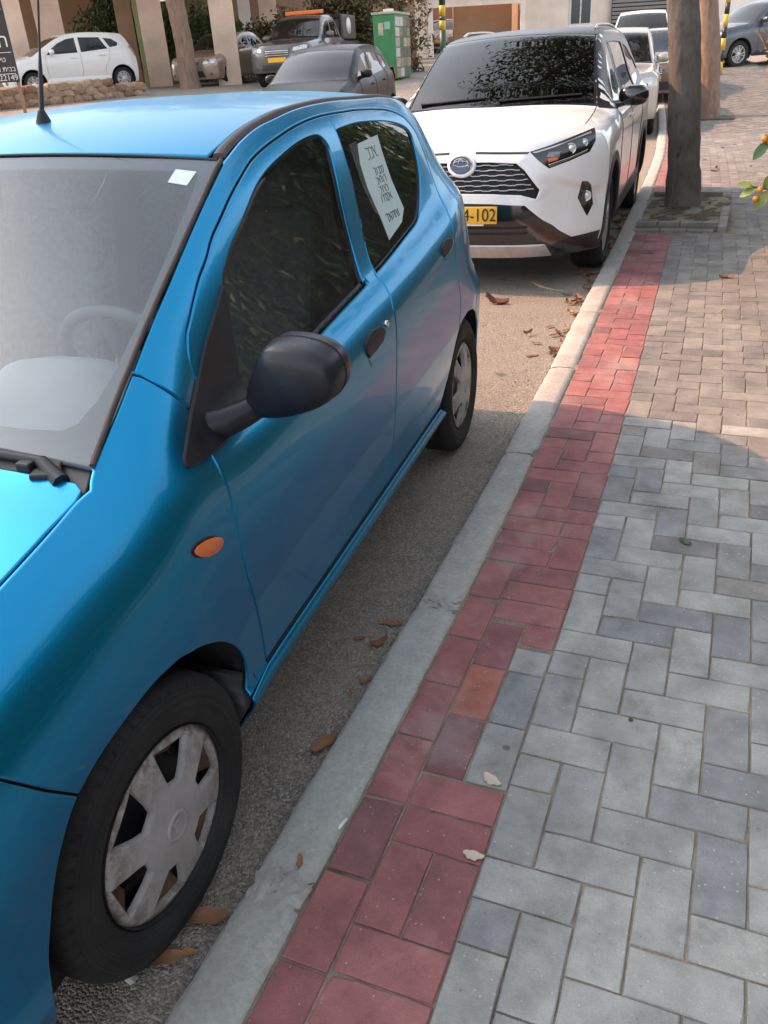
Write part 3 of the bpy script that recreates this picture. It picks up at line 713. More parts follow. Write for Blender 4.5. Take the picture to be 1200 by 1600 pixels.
# bonnet, cowl, windscreen, roof
hood_poly = [(s, u) for u, s in zip(np.linspace(-.986, .986, 33), [.128-.05*max(0, (abs(u)-.93)/.07)**2 for u in np.linspace(-.986, .986, 33)])]
hood_poly = [(.086, 1.0), (.112, .992), (.124, .965), (.126, .90), (.122, .5), (.112, 0), (.122, -.5), (.126, -.90), (.124, -.965), (.112, -.992), (.086, -1.0), (-.3, -1.0), (-.598, -1.0), (-.598, 1.0), (-.3, 1.0)]
HM = strip_map(A, -.60, .15, (.05, 0), (.0, .03), 2.6)
panel('bonnet', hood_poly, HM, P_BLUE, blue, flip=True, h=.02, gap=.002, eb=.012)
fb, _ = end_grid('front_bumper', A, 'front', .20, P_BLUE, blue, 0.0)
panel('grille', [(-.42, .27), (.42, .27), (.36, .44), (-.36, .44)], end_map(A, 'front', .004), M_BLACKR, blue, h=.03)
panel('upper_grille', [(-.34, .62), (.34, .62), (.30, .675), (-.30, .675)], end_map(A, 'front', .004), M_BLACKR, blue, h=.03)
pl = panel('number_plate', rect(-.26, .26, .47, .58), end_map(A, 'front', .008), M_PLATE, blue, h=.05)
hatch, _ = end_grid('tailgate', A, 'rear', .22, P_BLUE, blue, .03)
panel('rear_window', [(-.50, 1.06), (.50, 1.06), (.44, 1.30), (-.44, 1.30)], end_map(A, 'rear', .003), M_GLASS_D, blue, h=.05, flip=True)
cw = strip_map(A, .09, .24, (0, 0), (.005, .02), 2, -.014)
panel('cowl', rect(.075, .215, -.985, .985), cw, M_BLACKR, blue, flip=True, h=.03)
panel('cowl_cover', rect(.128, .162, -.72, .90), strip_map(A, .09, .24, (0, 0), (.012, .022), 2, -.002), M_BLACKP, blue, flip=True, h=.03)
wsm = (.15, .917, (0, .05), (.01, .03), 2)
WM = strip_map(A, *wsm)
ws_poly = [(.152, .996), (.165, .7), (.160, .3), (.158, 0), (.160, -.3), (.165, -.7), (.152, -.996), (.30, -.997), (.6, -.997), (.917, -.994), (.910, -.6), (.908, 0), (.910, .6), (.917, .994), (.6, .997), (.30, .997)]
panel('windscreen', ws_poly, WM, M_WS, blue, flip=True, h=.04, rim=.004)
M_FRIT = pm('windscreen_frit', (.03, .033, .045), .5, 0, .15, 30)
hole = [(.862, 0), (.866, .40), (.872, .84), (.872, .905), (.86, .938), (.761, .948), (.612, .958), (.446, .962), (.342, .954), (.276, .935), (.228, .90), (.214, .86), (.206, .667), (.20, 0)]
hole = hole+[(a, -b) for a, b in hole[::-1][1:-1]]
panel('windscreen_frit', ws_poly, strip_map(A, *wsm, off=-.004), M_FRIT, blue, flip=True, h=.04, holes=[hole], rim=.002)
M_SEALB = pm('weathered_rubber', (.055, .035, .03), .7, 0, .3, 30)
for sg in (1, -1):
    pts = [WM(np.array([s]), np.array([sg*1.0]))[0]+np.array([-sg*.001, -.001, .0015]) for s in np.linspace(.155, .915, 40)]
    MB().tube(pts, .0055, 8).build('windscreen_seal', M_SEALB, blue)
MB().tube([WM(np.array([.914+.0*u]), np.array([u]))[0]+np.array([0, .004, .001]) for u in np.linspace(-.98, .98, 40)], .004, 6).build('windscreen_seal', M_BLACKP, blue)
M_STICK = pm('pale_sticker', (.50, .56, .52), .6, 0, .06, 30)
panel('permit_sticker', [(.868, .844), (.863, .929), (.814, .919), (.821, .839)], strip_map(A, *wsm, off=.0015), M_STICK, blue, flip=True, h=.03, rim=.0005, roll=0)
RMAP = strip_map(A, .93, 2.40, (.05, -.06), (.03, .035), 2)
roof_poly = [(.935, .93)]+[(s, .945) for s in np.linspace(1.0, 2.3, 12)]+[(2.37, .93), (2.385, .5), (2.39, 0), (2.385, -.5), (2.37, -.93)]+[(s, -.945) for s in np.linspace(2.3, 1.0, 12)]+[(.935, -.93), (.928, -.5), (.926, 0), (.928, .5)]
P_ROOF = paint('faded_roof_paint', (.0, .21, .40), .85, .40, .16, (.18, .27, .32), .25)
panel('roof', roof_poly, RMAP, P_ROOF, blue, flip=True, h=.035, gap=.001)
M_DITCH = pm('roof_moulding', (.045, .032, .032), .6, 0, .25, 30)
for sg in (1, -1):
    G_ = []
    for s in np.concatenate([np.linspace(.942, 1.2, 16), np.linspace(1.25, 2.35, 26)]):
        row = []
        for u, dz in ((.995, -.006), (.99, .001), (.978, .0035), (.962, .0035), (.95, .001), (.944, -.008)):
            q = RMAP(np.array([s]), np.array([sg*u]))[0]; row.append((q[0], q[1], q[2]+dz))
        G_.append(row)
    MB().grid(np.array(G_), flip=(sg < 0)).add(G_[0], [tuple(range(6))]).build('roof_moulding', M_DITCH, blue)
# glass and seals of the doors
def smooth_map(c, poly, off):
    P = np.array(poly); g = np.array([(s, z) for s in np.linspace(*P[:, 0][[P[:, 0].argmin(), P[:, 0].argmax()]], 30) for z in np.linspace(P[:, 1].min(), P[:, 1].max(), 30)]); g = g[inside(g, P)]
    B = lambda s, z: np.stack([np.ones_like(s), s, z, s*s, s*z, z*z], -1)
    k = np.linalg.lstsq(B(g[:, 0], g[:, 1]), c.W(g[:, 0], g[:, 1]), rcond=None)[0]
    return lambda s, z: np.stack([B(np.asarray(s, float), np.asarray(z, float)) @ k+off, s+0*z, z+0*s], -1)
seal_in1 = inset(densify(WIN1, .02)[::-1] if area2(np.array(WIN1)) < 0 else densify(WIN1, .02), .0115)[0]
both('window_seal', WIN1, M_BLACKP, -.004, holes=[seal_in1], h=.02, gap=.0005)
o = panel('front_window', WIN1, smooth_map(A, WIN1, -.010), M_GLASS, blue, h=.05, roll=0, rim=0, ring=0); mirrored(o)
seal_in2 = inset(densify(WIN2, .02)[::-1] if area2(np.array(WIN2)) < 0 else densify(WIN2, .02), .006)[0]
both('window_seal', WIN2, M_BLACKP, -.004, holes=[seal_in2], h=.02, gap=.0005)
o = panel('rear_window_side', WIN2, smooth_map(A, WIN2, -.009), M_GLASS, blue, h=.05, roll=0, rim=0, ring=0); mirrored(o)
both('mirror_base', SAIL, M_BLACKP, .007, h=.02, roll=.002, rim=.016, gap=-.001)
# mirrors
ol = np.array([(.776,.935),(.776,.912),(.785,.903),(.82,.900),(.866,.906),(.92,.924),(.955,.942),(.976,.965),(.984,.992),(.978,1.020),(.962,1.040),(.935,1.052),(.90,1.058),(.862,1.058),(.842,1.053),(.825,1.040),(.805,1.008),(.787,.970)])
def closed_spline(P, n):
    P = np.asarray(P); k = len(P); out = []
    for i in np.linspace(0, k, n, endpoint=False):
        j = int(i); f = i-j; w = crw(np.array(f)); out.append(sum(w[m]*P[(j+m-1) % k] for m in range(4)))
    return np.array(out)
mo = closed_spline(ol, 48); mc = np.array([.875, .985])
G_ = []
for k, sv in ((.90, .575), (.985, .573), (1.0, .56), (1.0, .53), (.992, .508), (.968, .492), (.92, .481), (.85, .475), (.74, .470), (.55, .466), (.28, .464), (0, .4635)):
    G_.append([(mc[0]+(q[0]-mc[0])*k, sv+.10*(.88-q[0])*k*.6, mc[1]+(q[1]-mc[1])*k) for q in mo])
M_MIRROR = (lambda t: t)(pm('scuffed_black_plastic', (.013, .014, .019), .36, 0, .4, 9, .1, 70, spec=.35))
hs = MB().grid(np.array(G_), closed=True, flip=True).build('mirror_housing', M_MIRROR, blue)
hm = mirrored(hs)
gm = MB().add([(mc[0]+(q[0]-mc[0])*.9, .571+.10*(.88-q[0])*.54, mc[1]+(q[1]-mc[1])*.9) for q in mo], [tuple(range(48))]).build('mirror_glass', M_CHROME, hs)
mirrored(gm).parent = hm
arm = MB().tube([(.690, .43, .900), (.745, .455, .903), (.775, .485, .912), (.82, .52, .932)], [.032, .031, .028, .022], 16).build('mirror_arm', M_MIRROR, blue); mirrored(arm)
MB().tube([(mc[0]+(q[0]-mc[0])*1.002, .540+.10*(.88-q[0])*.6, mc[1]+(q[1]-mc[1])*1.002) for q in list(mo)+[mo[0]]], .0016, 5, cap=False).build('mirror_seam', M_DARK, hs)
# scratches on the mirror
M_SCR = pm('scratch', (.30, .31, .33), .6, 0, .3, 100)
# indicator, handles, lock
ind = [(.246+.046*math.cos(a)-.004*math.sin(a), .747+.0185*math.sin(a)-.014*math.cos(a)*.9) for a in np.linspace(0, 2*math.pi, 28, endpoint=False)]
both('indicator_surround', [(.246+(a-.246)*1.10, .747+(b-.747)*1.14) for a, b in ind], M_BLACKP, .002, h=.02, rim=.006)
def dome(s, z): return .004+.007*np.clip(1-((s-.246)/.05)**2-((z-.747+.27*(s-.246))/.022)**2, 0, 1)**.5
o = panel('indicator', ind, lambda s, z: np.stack([A.W(s, z)+dome(s, z), s, z], -1), M_AMBER, blue, h=.006, eb=.006, roll=0); mirrored(o)
def handle(pts, scoop, name):
    o = both(name, pts, M_BLACKP, .006, h=.01, rim=.012, roll=.002)
    o2 = both('handle_recess', scoop, M_HREC, .0012, h=.01, rim=0, ring=0, roll=0)
M_HREC = paint('blue_recess_paint', (.0, .255, .50), .97, .37, .06, (.10, .23, .31), .5)
handle([(1.165,.815),(1.172,.838),(1.20,.850),(1.25,.856),(1.30,.851),(1.328,.835),(1.325,.82),(1.30,.808),(1.24,.800),(1.18,.797)], [(1.175,.797),(1.24,.799),(1.30,.806),(1.318,.80),(1.312,.778),(1.25,.765),(1.19,.768)], 'door_handle')
handle([(1.996,.905),(2.005,.923),(2.035,.936),(2.08,.940),(2.12,.934),(2.135,.92),(2.12,.905),(2.07,.893),(2.02,.886)], [(2.02,.885),(2.07,.892),(2.12,.903),(2.118,.882),(2.07,.868),(2.03,.870)], 'door_handle')
MB().lathe([(0, .0105), (.006, .0105), (.008, .008), (.008, .0005)], 18, 'x', c=(float(A.W(1.352, .842)), 1.352, .842), flip=True).build('door_lock', M_CHROME, blue)
# wheels: pressed steel disc under a six-spoke cover
M_COVER = None
t = NT('wheel_cover_plastic'); v = t.coord()
n1 = t.noise(v, 14, 7, .7)
base = t.ramp(n1, [(.3, (.25, .24, .235)), (.65, (.37, .36, .355))])
rr = t.add('VectorMath', {0: v}, operation='LENGTH').outputs['Value']
edge_r = t.ramp(rr, [(.09, .05), (.182, .9)])
stain = t.math('MULTIPLY', t.ramp(t.noise(v, 26, 6, .75), [(.44, 0.0), (.56, .95)]), edge_r)
base = t.mix(stain, base, (.12, .085, .065))
M_COVER = t.final(base, .5, .0, t.bump(t.noise(v, 120, 4), .1, .002))
t = NT('tyre_with_tread'); v = t.coord(); sx_ = t.add('SeparateXYZ', {0: v})
ang = t.math('ARCTAN2', sx_.outputs[2], sx_.outputs[1]); ax_ = t.math('ABSOLUTE', sx_.outputs[0])
gv = t.math('SINE', t.math('ADD', t.math('MULTIPLY', ang, 62.0), t.math('MULTIPLY', ax_, 90.0)))
rr_ = t.math('SQRT', t.math('ADD', t.math('MULTIPLY', sx_.outputs[1], sx_.outputs[1]), t.math('MULTIPLY', sx_.outputs[2], sx_.outputs[2])))
msk = t.ramp(rr_, [(.262, 0.0), (.268, 1.0)]); grv = t.math('MULTIPLY', t.ramp(gv, [(.55, 0.0), (.75, 1.0)]), msk)
rib = t.math('MULTIPLY', t.ramp(t.math('SINE', t.math('MULTIPLY', rr_, 900.0)), [(.3, 0.0), (.9, .25)]), t.math('SUBTRACT', 1.0, msk))
dn = t.ramp(t.noise(v, 9, 6, .65), [(.45, (.010, .010, .0105)), (.75, (.030, .028, .026))])
TREAD = t.final(dn, .85, 0, t.bump(t.math('SUBTRACT', rib, grv), 1.0, .006))
ty = tyre_mesh(.282, .16, .186); ty.materials[0] = TREAD
def cover_mesh():
    def dx(r): return .0+.024*np.clip(1-(r/.20)**2, 0, 1)-.010*np.clip((r-.165)/.025, 0, 1)**2
    # M: (a, b) in the wheel plane -> x outwards
    hollow = []
    for k in range(6):
        c = math.pi*k/3+R(4)
        hollow.append((c, [( .088, c-.20), (.088, c+.20), (.110, c+.265), (.150, c+.30), (.170, c+.30), (.170, c-.30), (.150, c-.30), (.110, c-.265)]))
    holes = [[(r*math.cos(a), r*math.sin(a)) for r, a in [(q[0], q[1]) for q in h]] for c, h in hollow]
    outer = [(.187*math.cos(a), .187*math.sin(a)) for a in np.linspace(0, 2*math.pi, 72, endpoint=False)]
    V, F, N = sheet(outer, lambda a, b: np.stack([dx(np.hypot(a, b)), a, b], -1), holes=holes, h=.014, roll=.0015, rim=.014, ring=.003)
    me = bpy.data.meshes.new('wheel_cover'); me.from_pydata([tuple(map(float, q)) for q in V], [], [tuple(int(i) for i in f) for f in F]); me.materials.append(M_COVER)
    me.polygons.foreach_set('use_smooth', [True]*len(me.polygons)); me.normals_split_custom_set_from_vertices([tuple(map(float, q)) for q in N])
    # sloping floor of a hollow, stained with brake dust
    m = MB(); c = 0.0
    Po = [(.172*math.cos(a), .172*math.sin(a)) for a in np.linspace(c-.32, c+.32, 9)]
    Pi = [(.128*math.cos(a), .128*math.sin(a)) for a in np.linspace(c-.29, c+.29, 9)]
    m.grid(np.array([[(-.004, *p) for p in Po], [(-.016, *[.5*(a+b) for a, b in zip(p, q)]) for p, q in zip(Po, Pi)], [(-.028, *q) for q in Pi]]))
    return me, m.mesh('wheel_cover_pocket', M_RUST)
CV, PK = cover_mesh()
disc = MB().lathe([(.02, .186), (-.03, .180), (-.045, .15), (-.025, .11), (-.03, .07), (-.02, .04), (-.02, .001)], 40, 'x', flip=True)
DISC = disc.mesh('steel_disc', M_STEEL)
HOLES = MB().lathe([(-.0305, .0125), (-.028, .0125), (-.0275, .0005)], 12, 'x', c=(.004, .128, 0), flip=True).mesh('vent_hole', M_INK)
emb = MB().lathe([(.0225, .031), (.0265, .030), (.0275, .026), (.026, .024), (.026, .0005)], 32, 'x', flip=True)
for q in ([(-.012, .016), (.012, .016), (.012, .008), (-.004, .008), (-.004, .004), (.012, -.004), (.012, -.012), (-.012, -.012), (-.012, -.008), (.004, -.006), (.004, -.003), (-.012, .006)],):
    emb.prism([(y*1.0, z*1.0) for y, z in q][::-1], .026, .0285, lambda x, y, z: (z, -x, y))
EMB = emb.mesh('emblem', M_COVER)
for i, (sg, s, st) in enumerate(((1, 0, -.048), (1, 2.36, 0), (-1, 0, -.048), (-1, 2.36, 0))):
    w = link('wheel', ty, blue, (sg*.695, s, .281), (R((7, 40, 0, 20)[i]), 0, st if sg > 0 else math.pi+st))
    link('steel_disc', DISC, w, (.055, 0, 0)); link('wheel_cover', CV, w, (.066, 0, 0)); link('emblem', EMB, w, (.066, 0, 0))
    for k in range(6): link('wheel_cover_pocket', PK, w, (.066, 0, 0), (math.pi*k/3+R(4), 0, 0))
    for k in range(12): link('vent_hole', HOLES, w, (.055, 0, 0), (math.pi*k/6+R(4), 0, 0))
wheel_well(blue, A, 0, .285, .352); wheel_well(blue, A, 2.36, .285, .335)
both('mud_flap', [(.262,.215),(.285,.33),(.318,.385),(.330,.33),(.325,.23),(.30,.20)], M_BLACKR, -.012, h=.03, rim=.10)
# underside, interior
MB().box((0, 1.05, .21), (1.40, 3.1, .06)).build('underbody', M_DARK, blue)
MB().box((0, 1.35, .42), (1.30, 1.8, .04)).build('floor_mat', M_DARK, blue)
G_ = []
M_DASH = pm('dashboard_vinyl', (.26, .26, .265), .7, 0, .15, 6)
for s, z in ((.16, .905), (.24, .925), (.34, .935), (.46, .935), (.54, .915), (.58, .86), (.60, .72), (.56, .55)):
    row = []
    for x in np.linspace(-.64, .64, 33):
        hb = .085*math.exp(-((x-.36)/.17)**4)*math.exp(-((s-.50)/.13)**2)
        row.append((x, s-.0*hb, z+hb))
    G_.append(row)
MB().grid(np.array(G_), flip=True).build('dashboard', M_DASH, blue)
st_c = Vector((.36, .74, .90)); Mx = Euler((R(-62), 0, 0)).to_matrix()
ring = [st_c+Mx @ Vector((.178*math.cos(a), .178*math.sin(a), 0)) for a in np.linspace(0, 2*math.pi, 41)]
sw = MB().tube(ring, .0155, 10, cap=False)
for a in (R(180), R(0), R(-90)): sw.tube([st_c+Mx @ Vector((.03*math.cos(a), .03*math.sin(a), -.02)), st_c+Mx @ Vector((.17*math.cos(a), .17*math.sin(a), 0))], .018, 8)
sw.lathe([(-.03, .06), (.01, .055), (.02, .001)], 20, 'z', c=(0, 0, 0)) if False else None
sw.tube([st_c+Mx @ Vector((0, 0, -.05)), st_c+Mx @ Vector((0, 0, .012))], [.05, .055], 16)
sw.build('steering_wheel', pm('wheel_vinyl', (.09, .09, .095), .6), blue)
def seat(x, s):
    m = MB(); m.box((x, s, .58), (.46, .50, .16)); m.box((x, s+.30, .88), (.44, .13, .56), rx=R(-16)); m.box((x, s+.41, 1.20), (.24, .09, .16), rx=R(-12))
    return m.build('seat', M_SEAT, blue, bevel=.035, segs=3)
seat(.36, 1.05); seat(-.36, 1.05)
m = MB(); m.box((0, 1.98, .60), (1.16, .48, .18)); m.box((0, 2.24, .90), (1.16, .14, .52), rx=R(-18)); m.build('rear_bench', M_SEAT, blue, bevel=.04, segs=3)
MB().box((0, 1.68, 1.352), (.98, 1.2, .012)).build('headlining', pm('headlining', (.35, .34, .32), .9), blue)
# wiper
MB().tube([(.56, .150, .945), (.30, .150, .962), (-.10, .148, .966)], [.010, .007, .006], 8).tube([(.62, .12, .925), (.56, .150, .945)], [.016, .012], 8).build('wiper', M_BLACKP, blue)
MB().box((.585, .128, .930), (.05, .03, .02), rz=.3).box((.54, .135, .935), (.03, .02, .03)).build('wiper_hinge', M_BLACKP, blue, bevel=.004)
# aerial
ab = RMAP(np.array([1.15]), np.array([-.09]))[0]
an = MB().lathe([(-.004, .020), (.004, .019), (.020, .012), (.028, .009), (.032, .0005)], 20, 'z', c=ab)
an.build('aerial_base', M_BLACKP, blue)
d = Vector((0, .105, .31)).normalized(); b0 = Vector(ab)+Vector((0, .002, .025))
MB().tube([b0, b0+d*.10, b0+d*.14, b0+d*.56], [.0065, .0055, .0032, .0024], 8).build('aerial', M_BLACKP, blue)
# note behind the rear side window
M_PAPER = pm('paper', (.50, .60, .58), .8, 0, .05, 8)
NOTE = [(1.674,1.294),(1.873,1.302),(1.874,1.245),(1.883,1.166),(1.916,1.07),(1.859,1.035),(1.705,1.007),(1.692,1.074),(1.656,1.174),(1.652,1.242)]
NM = smooth_map(A, WIN2, -.0075)
note = panel('for_sale_note', NOTE, NM, M_PAPER, blue, h=.04, rim=.0006, roll=0, ring=0)
plast = panel('plastic_sleeve', [(1.60,1.300),(1.672,1.302),(1.650,1.242),(1.655,1.174),(1.69,1.08),(1.66,1.10),(1.62,1.18)], smooth_map(A, WIN2, -.0079), glass('plastic_film', (.6, .62, .6), .25, (.5, .5, .48)), blue, h=.04, rim=0, roll=0, ring=0)
def scrawl(cx, cz, w, hgt, n, seed):
    rd = random.Random(seed); m = MB()
    for k in range(n):
        x0 = cx+(k/(max(1, n-1))-.5)*w if n > 1 else cx; P = []
        kind = rd.randrange(4); q = hgt/2
        pts = {0: [(-q, q), (q*.6, q), (q*.7, -q)], 1: [(-q, q), (q*.6, q*.8), (q*.6, -q*.8), (-q, -q)], 2: [(0, q), (0, -q)], 3: [(-q, q), (q, -q), (q*.2, 0), (q, q)]}[kind]
        for a, b in densify(np.array(pts), .008, closed=False):
            s, z = x0+a+rd.gauss(0, .0012), cz+b+rd.gauss(0, .0012); P.append((float(NM(np.array(s), np.array(z))[0])+.0006, s, z))
        m.tube(P, .0011, 5)
    return m
sc = MB()
for (s, z, w, hh, n, sd) in ((1.772,1.26,.06,.034,3,1),(1.793,1.205,.075,.02,5,2),(1.791,1.178,.07,.02,5,3),(1.79,1.150,.06,.02,4,4),(1.787,1.124,.085,.02,6,5),(1.80,1.068,.11,.022,8,6)):
    q = scrawl(s, z, w, hh, n, sd); sc.add(q.v, q.f)
M_INKB = pm('pen_ink', (.06, .07, .09), .7)
tag(sc.build('handwriting', M_INKB, note), kind='stuff')
# ---------------------------------------------------------------- a car body from a surface: shared by the other parked cars
def end_outline(c, which, zb, crown, lower=None, n=14):
    """outline in (x, z) of an end face up to the bonnet or roof edge"""
    tabs, p = (c.front if which == 'front' else c.rear); tab = np.array(tabs, float).T
    zz = np.linspace(zb, tab[0][-1], 600); g = c.top(pchip(tab[0], tab[1], zz))-zz
    i = np.where(g < 0)[0]; zt = float(zz[i[0]]) if len(i) else float(zz[-1])
    x1 = lambda z: float(c.W(pchip(tab[0], tab[1], z), z))
    right = [(x1(z)*.999, z) for z in np.linspace(zb, zt, n)]
    top = [(u*x1(zt)*.999, zt+crown*(1-abs(u)**p)) for u in np.linspace(1, -1, 21)][1:-1]
    left = [(-a, b) for a, b in right[::-1]]
    bot = lower or []
    return right+top+left+bot, zt
def side_outline(c, wb, zb, arch_f, arch_r, top_off=.002):
    ft = np.array(c.front[0], float).T; rt = np.array(c.rear[0], float).T
    fz = np.linspace(zb, ft[0][-1], 60); fs = pchip(ft[0], ft[1], fz); k = np.where(c.top(fs) < fz)[0]; nf = k[0] if len(k) else 60
    rz = np.linspace(zb, rt[0][-1], 60); rs = pchip(rt[0], rt[1], rz); k = np.where(c.top(rs) < rz)[0]; nr = k[0] if len(k) else 60
    front = [(fs[i], fz[i]) for i in range(0, nf, 4)]; rear = [(rs[i], rz[i]) for i in range(0, nr, 4)]
    s0, s1 = fs[nf-1], rs[nr-1]
    top = [(s, float(c.top(s))-top_off) for s in np.arange(s0, s1, .04)]
    P = [front[0]]
    af = [q for q in arc(0, *arch_f, 200, -20, 26) if q[1] >= zb]; ar = [q for q in arc(wb, *arch_r, 200, -20, 26) if q[1] >= zb]
    P += [(af[0][0], zb)]+af+[(af[-1][0], zb), (ar[0][0], zb)]+ar+[(ar[-1][0], zb)]+rear+top[::-1]+front[::-1][:-1]
    out = []
    for q in P:
        if not out or abs(q[0]-out[-1][0])+abs(q[1]-out[-1][1]) > 1e-4: out.append(q)
    return out
def poly_mirror(P): return [(-a, b) for a, b in P]
def car_common(root, c, sp, P, h=.05, M_roof=None, M_green=None):
    """sides, top panels, glass, wheels, cabin"""
    wb, zb = sp['wb'], sp['zb']; afz, afr = sp['arch']
    out = side_outline(c, wb, zb, (afz, afr), (afz, afr))
    for sg in (1, -1):
        o = panel('body_side', out, side_map(c, 0), P, root, h=h, holes=sp['windows'], gap=.001, eb=min(h, .03)) if sg > 0 else mirrored(o)
    for w in sp['windows']:
        o = panel('side_window', w, side_map(c, -.006), M_GLASS_D, root, h=h*2, rim=0, ring=0, roll=0); mirrored(o)
    sc, sh, sr = sp['cowl'], sp['header'], sp['roof_end']
    fs1 = float(pchip([q[0] for q in c.front[0]], [q[1] for q in c.front[0]], float(c.top(c.front[0][-1][1])))) 
    p = c.front[1]
    zt = float(c.top(fs1)); s0 = float(pchip([q[0] for q in c.front[0]], [q[2] for q in c.front[0]], min(zt+sp['fcrown'], c.front[0][-1][0])))
    HMp = strip_map(c, fs1, sc-.04, (fs1-s0, .06), (sp['fcrown'], .03), p)
    panel('bonnet', rect(fs1+.004, sc-.04, -1, 1), HMp, P, root, flip=True, h=h, gap=.002, eb=h*.5)
    bw = sp.get('wsbow', (.10, .07))
    WMp = strip_map(c, sc, sh, bw, (.01, .03), 2)
    panel('windscreen', rect(sc, sh, -.985, .985), WMp, sp.get('wsglass', M_GLASS), root, flip=True, h=h, rim=.003)
    panel('windscreen_frame', rect(sc-.035, sh+.015, -1, 1), strip_map(c, sc, sh, bw, (.01, .03), 2, -.006), M_BLACKP, root, flip=True, h=h, rim=.002, holes=[rect(sc+.05, sh-.03, -.93, .93)])
    MR = M_roof or P
    panel('roof', rect(sh+.012, sr, -1, 1), strip_map(c, sh, sr, (bw[1], -.05), (.03, .03), 2), MR, root, flip=True, h=h, gap=.001)
    if 'deck' in sp:
        d0, d1 = sp['deck']
        panel('rear_windscreen', rect(sr, d0, -.96, .96), strip_map(c, sr, d0, (-.05, -.08), (.03, .02), 2), M_GLASS_D, root, flip=True, h=h)
        panel('boot_lid', rect(d0, d1, -1, 1), strip_map(c, d0, d1, (-.08, -.10), (.02, .01), 2.5), sp.get('deck_mat', P), root, flip=True, h=h, gap=.002)
    # cabin
    zs = float(c.top(sc))
    MB().box((0, wb*.5, zb+.05), (c.hw*1.7, wb+.9, .05)).build('underbody', M_DARK, root)
    MB().grid(np.array([[(x, sc+ds, zs+dz) for x in np.linspace(-c.hw*.8, c.hw*.8, 9)] for ds, dz in ((.0, -.035), (.2, -.02), (.40, -.03), (.48, -.10), (.46, -.40))]), flip=True).build('dashboard', M_DASH, root)
    for x in (-.37, .37):
        m = MB(); m.box((x, sc+1.15, zs-.12), (.46, .13, .62), rx=R(-15)); m.box((x, sc+1.25, zs+.25), (.25, .09, .17), rx=R(-12)); m.build('seat', M_SEAT, root, bevel=.03)
    cc = Vector((.37, sc+.58, zs-.02)); Mx = Euler((R(-62), 0, 0)).to_matrix()
    MB().tube([cc+Mx @ Vector((.185*math.cos(a), .185*math.sin(a), 0)) for a in np.linspace(0, 2*math.pi, 25)], .016, 6, cap=False).build('steering_wheel', M_BLACKP, root)
    for x in (1, -1):
        for s in (0, wb): wheel(root, x*(c.hw-.03-sp['tw']/2), s, sp['r'], sp['tw'], sp['rr'])
    wheel_well(root, c, 0, afz, afr-.012); wheel_well(root, c, wb, afz, afr-.012)
    # mirrors
    mz, ms = sp['mirror']
    for sg in (1, -1):
        xo = float(c.W(ms, mz))
        m = MB(); ms_ = sp.get('msize', 1.0)
        G_ = []
        for k, ds in ((.88, .05), (1, .045), (1, .01), (.93, -.02), (.75, -.045), (.4, -.06), (.0, -.064)):
            G_.append([(sg*(xo+.12*ms_+.10*ms_*k*math.copysign(abs(math.cos(a))**.75, math.cos(a))), ms+ds, mz+.05+.065*ms_*k*math.copysign(abs(math.sin(a))**.75, math.sin(a))) for a in np.linspace(0, 2*math.pi, 24, endpoint=False)])
        m.grid(np.array(G_), closed=True, flip=(sg > 0)); m.add(G_[0], [tuple(range(24))[::-1 if sg < 0 else 1]])
        m.tube([(sg*(xo-.01), ms, mz-.01), (sg*(xo+.09), ms-.005, mz+.01)], [.03, .025], 8)
        m.build('mirror', sp.get('mirror_mat', P), root)
    return HMp, WMp
def generic_front(root, c, sp, P, crown, grille='bar', plate=True, lamp=None, h=.05):
    out, zt = end_outline(c, 'front', sp['zb'], crown)
    panel('front_bumper', out, end_map(c), P, root, h=h, gap=.001)
    hw = c.hw; zl = sp['lamp_z']; lamp = lamp or [(.50*hw, zl-.05), (.86*hw, zl-.03), (.90*hw, zl+.07), (.80*hw, zl+.085), (.52*hw, zl+.03)]
    for sg in (1, -1):
        o = panel('headlight', lamp if sg > 0 else poly_mirror(lamp), end_map(c, 'front', .005), M_LENS, root, h=.04, rim=.02)
        cx = sg*.69*hw; cz = zl+.01; cy = float(c.end(np.array(cx), np.array(cz)))
        MB().lathe([(-.012, .05), (-.014, .042), (0.004, .02), (.004, .0005)], 16, 'y', c=(cx, cy-.0, cz)).build('lamp_reflector', M_CHROME, o)
    gw, g0, g1 = sp.get('grille', (.40, zl-.10, zl+.01))
    panel('grille', [(-gw*hw*.92, g0), (gw*hw*.92, g0), (gw*hw, g1), (-gw*hw, g1)], end_map(c, 'front', .004), M_BLACKR, root, h=h)
    if grille == 'bar':
        for k in range(3):
            z = g0+(g1-g0)*(k+.5)/3; panel('grille_bar', rect(-gw*hw*.9, gw*hw*.9, z-.008, z+.008), end_map(c, 'front', .009), M_CHROME, root, h=h)
    i0, i1 = sp.get('intake', (sp['zb']+.06, sp['zb']+.18))
    panel('air_intake', [(-.55*hw, i0), (.55*hw, i0), (.48*hw, i1), (-.48*hw, i1)], end_map(c, 'front', .004), M_BLACKR, root, h=h)
    for sg in (1, -1): panel('fog_lamp', [(sg*hw*(.74+.06*math.cos(a)), i0+.07+.045*math.sin(a)) for a in np.linspace(0, 2*math.pi, 14, endpoint=False)], end_map(c, 'front', .005), M_LAMPIN, root, h=.04)
    if plate:
        pz = sp.get('plate_z', (i1+g0)/2); panel('number_plate', rect(-.26, .26, pz-.055, pz+.055), end_map(c, 'front', .014), M_PLATE, root, h=.1)
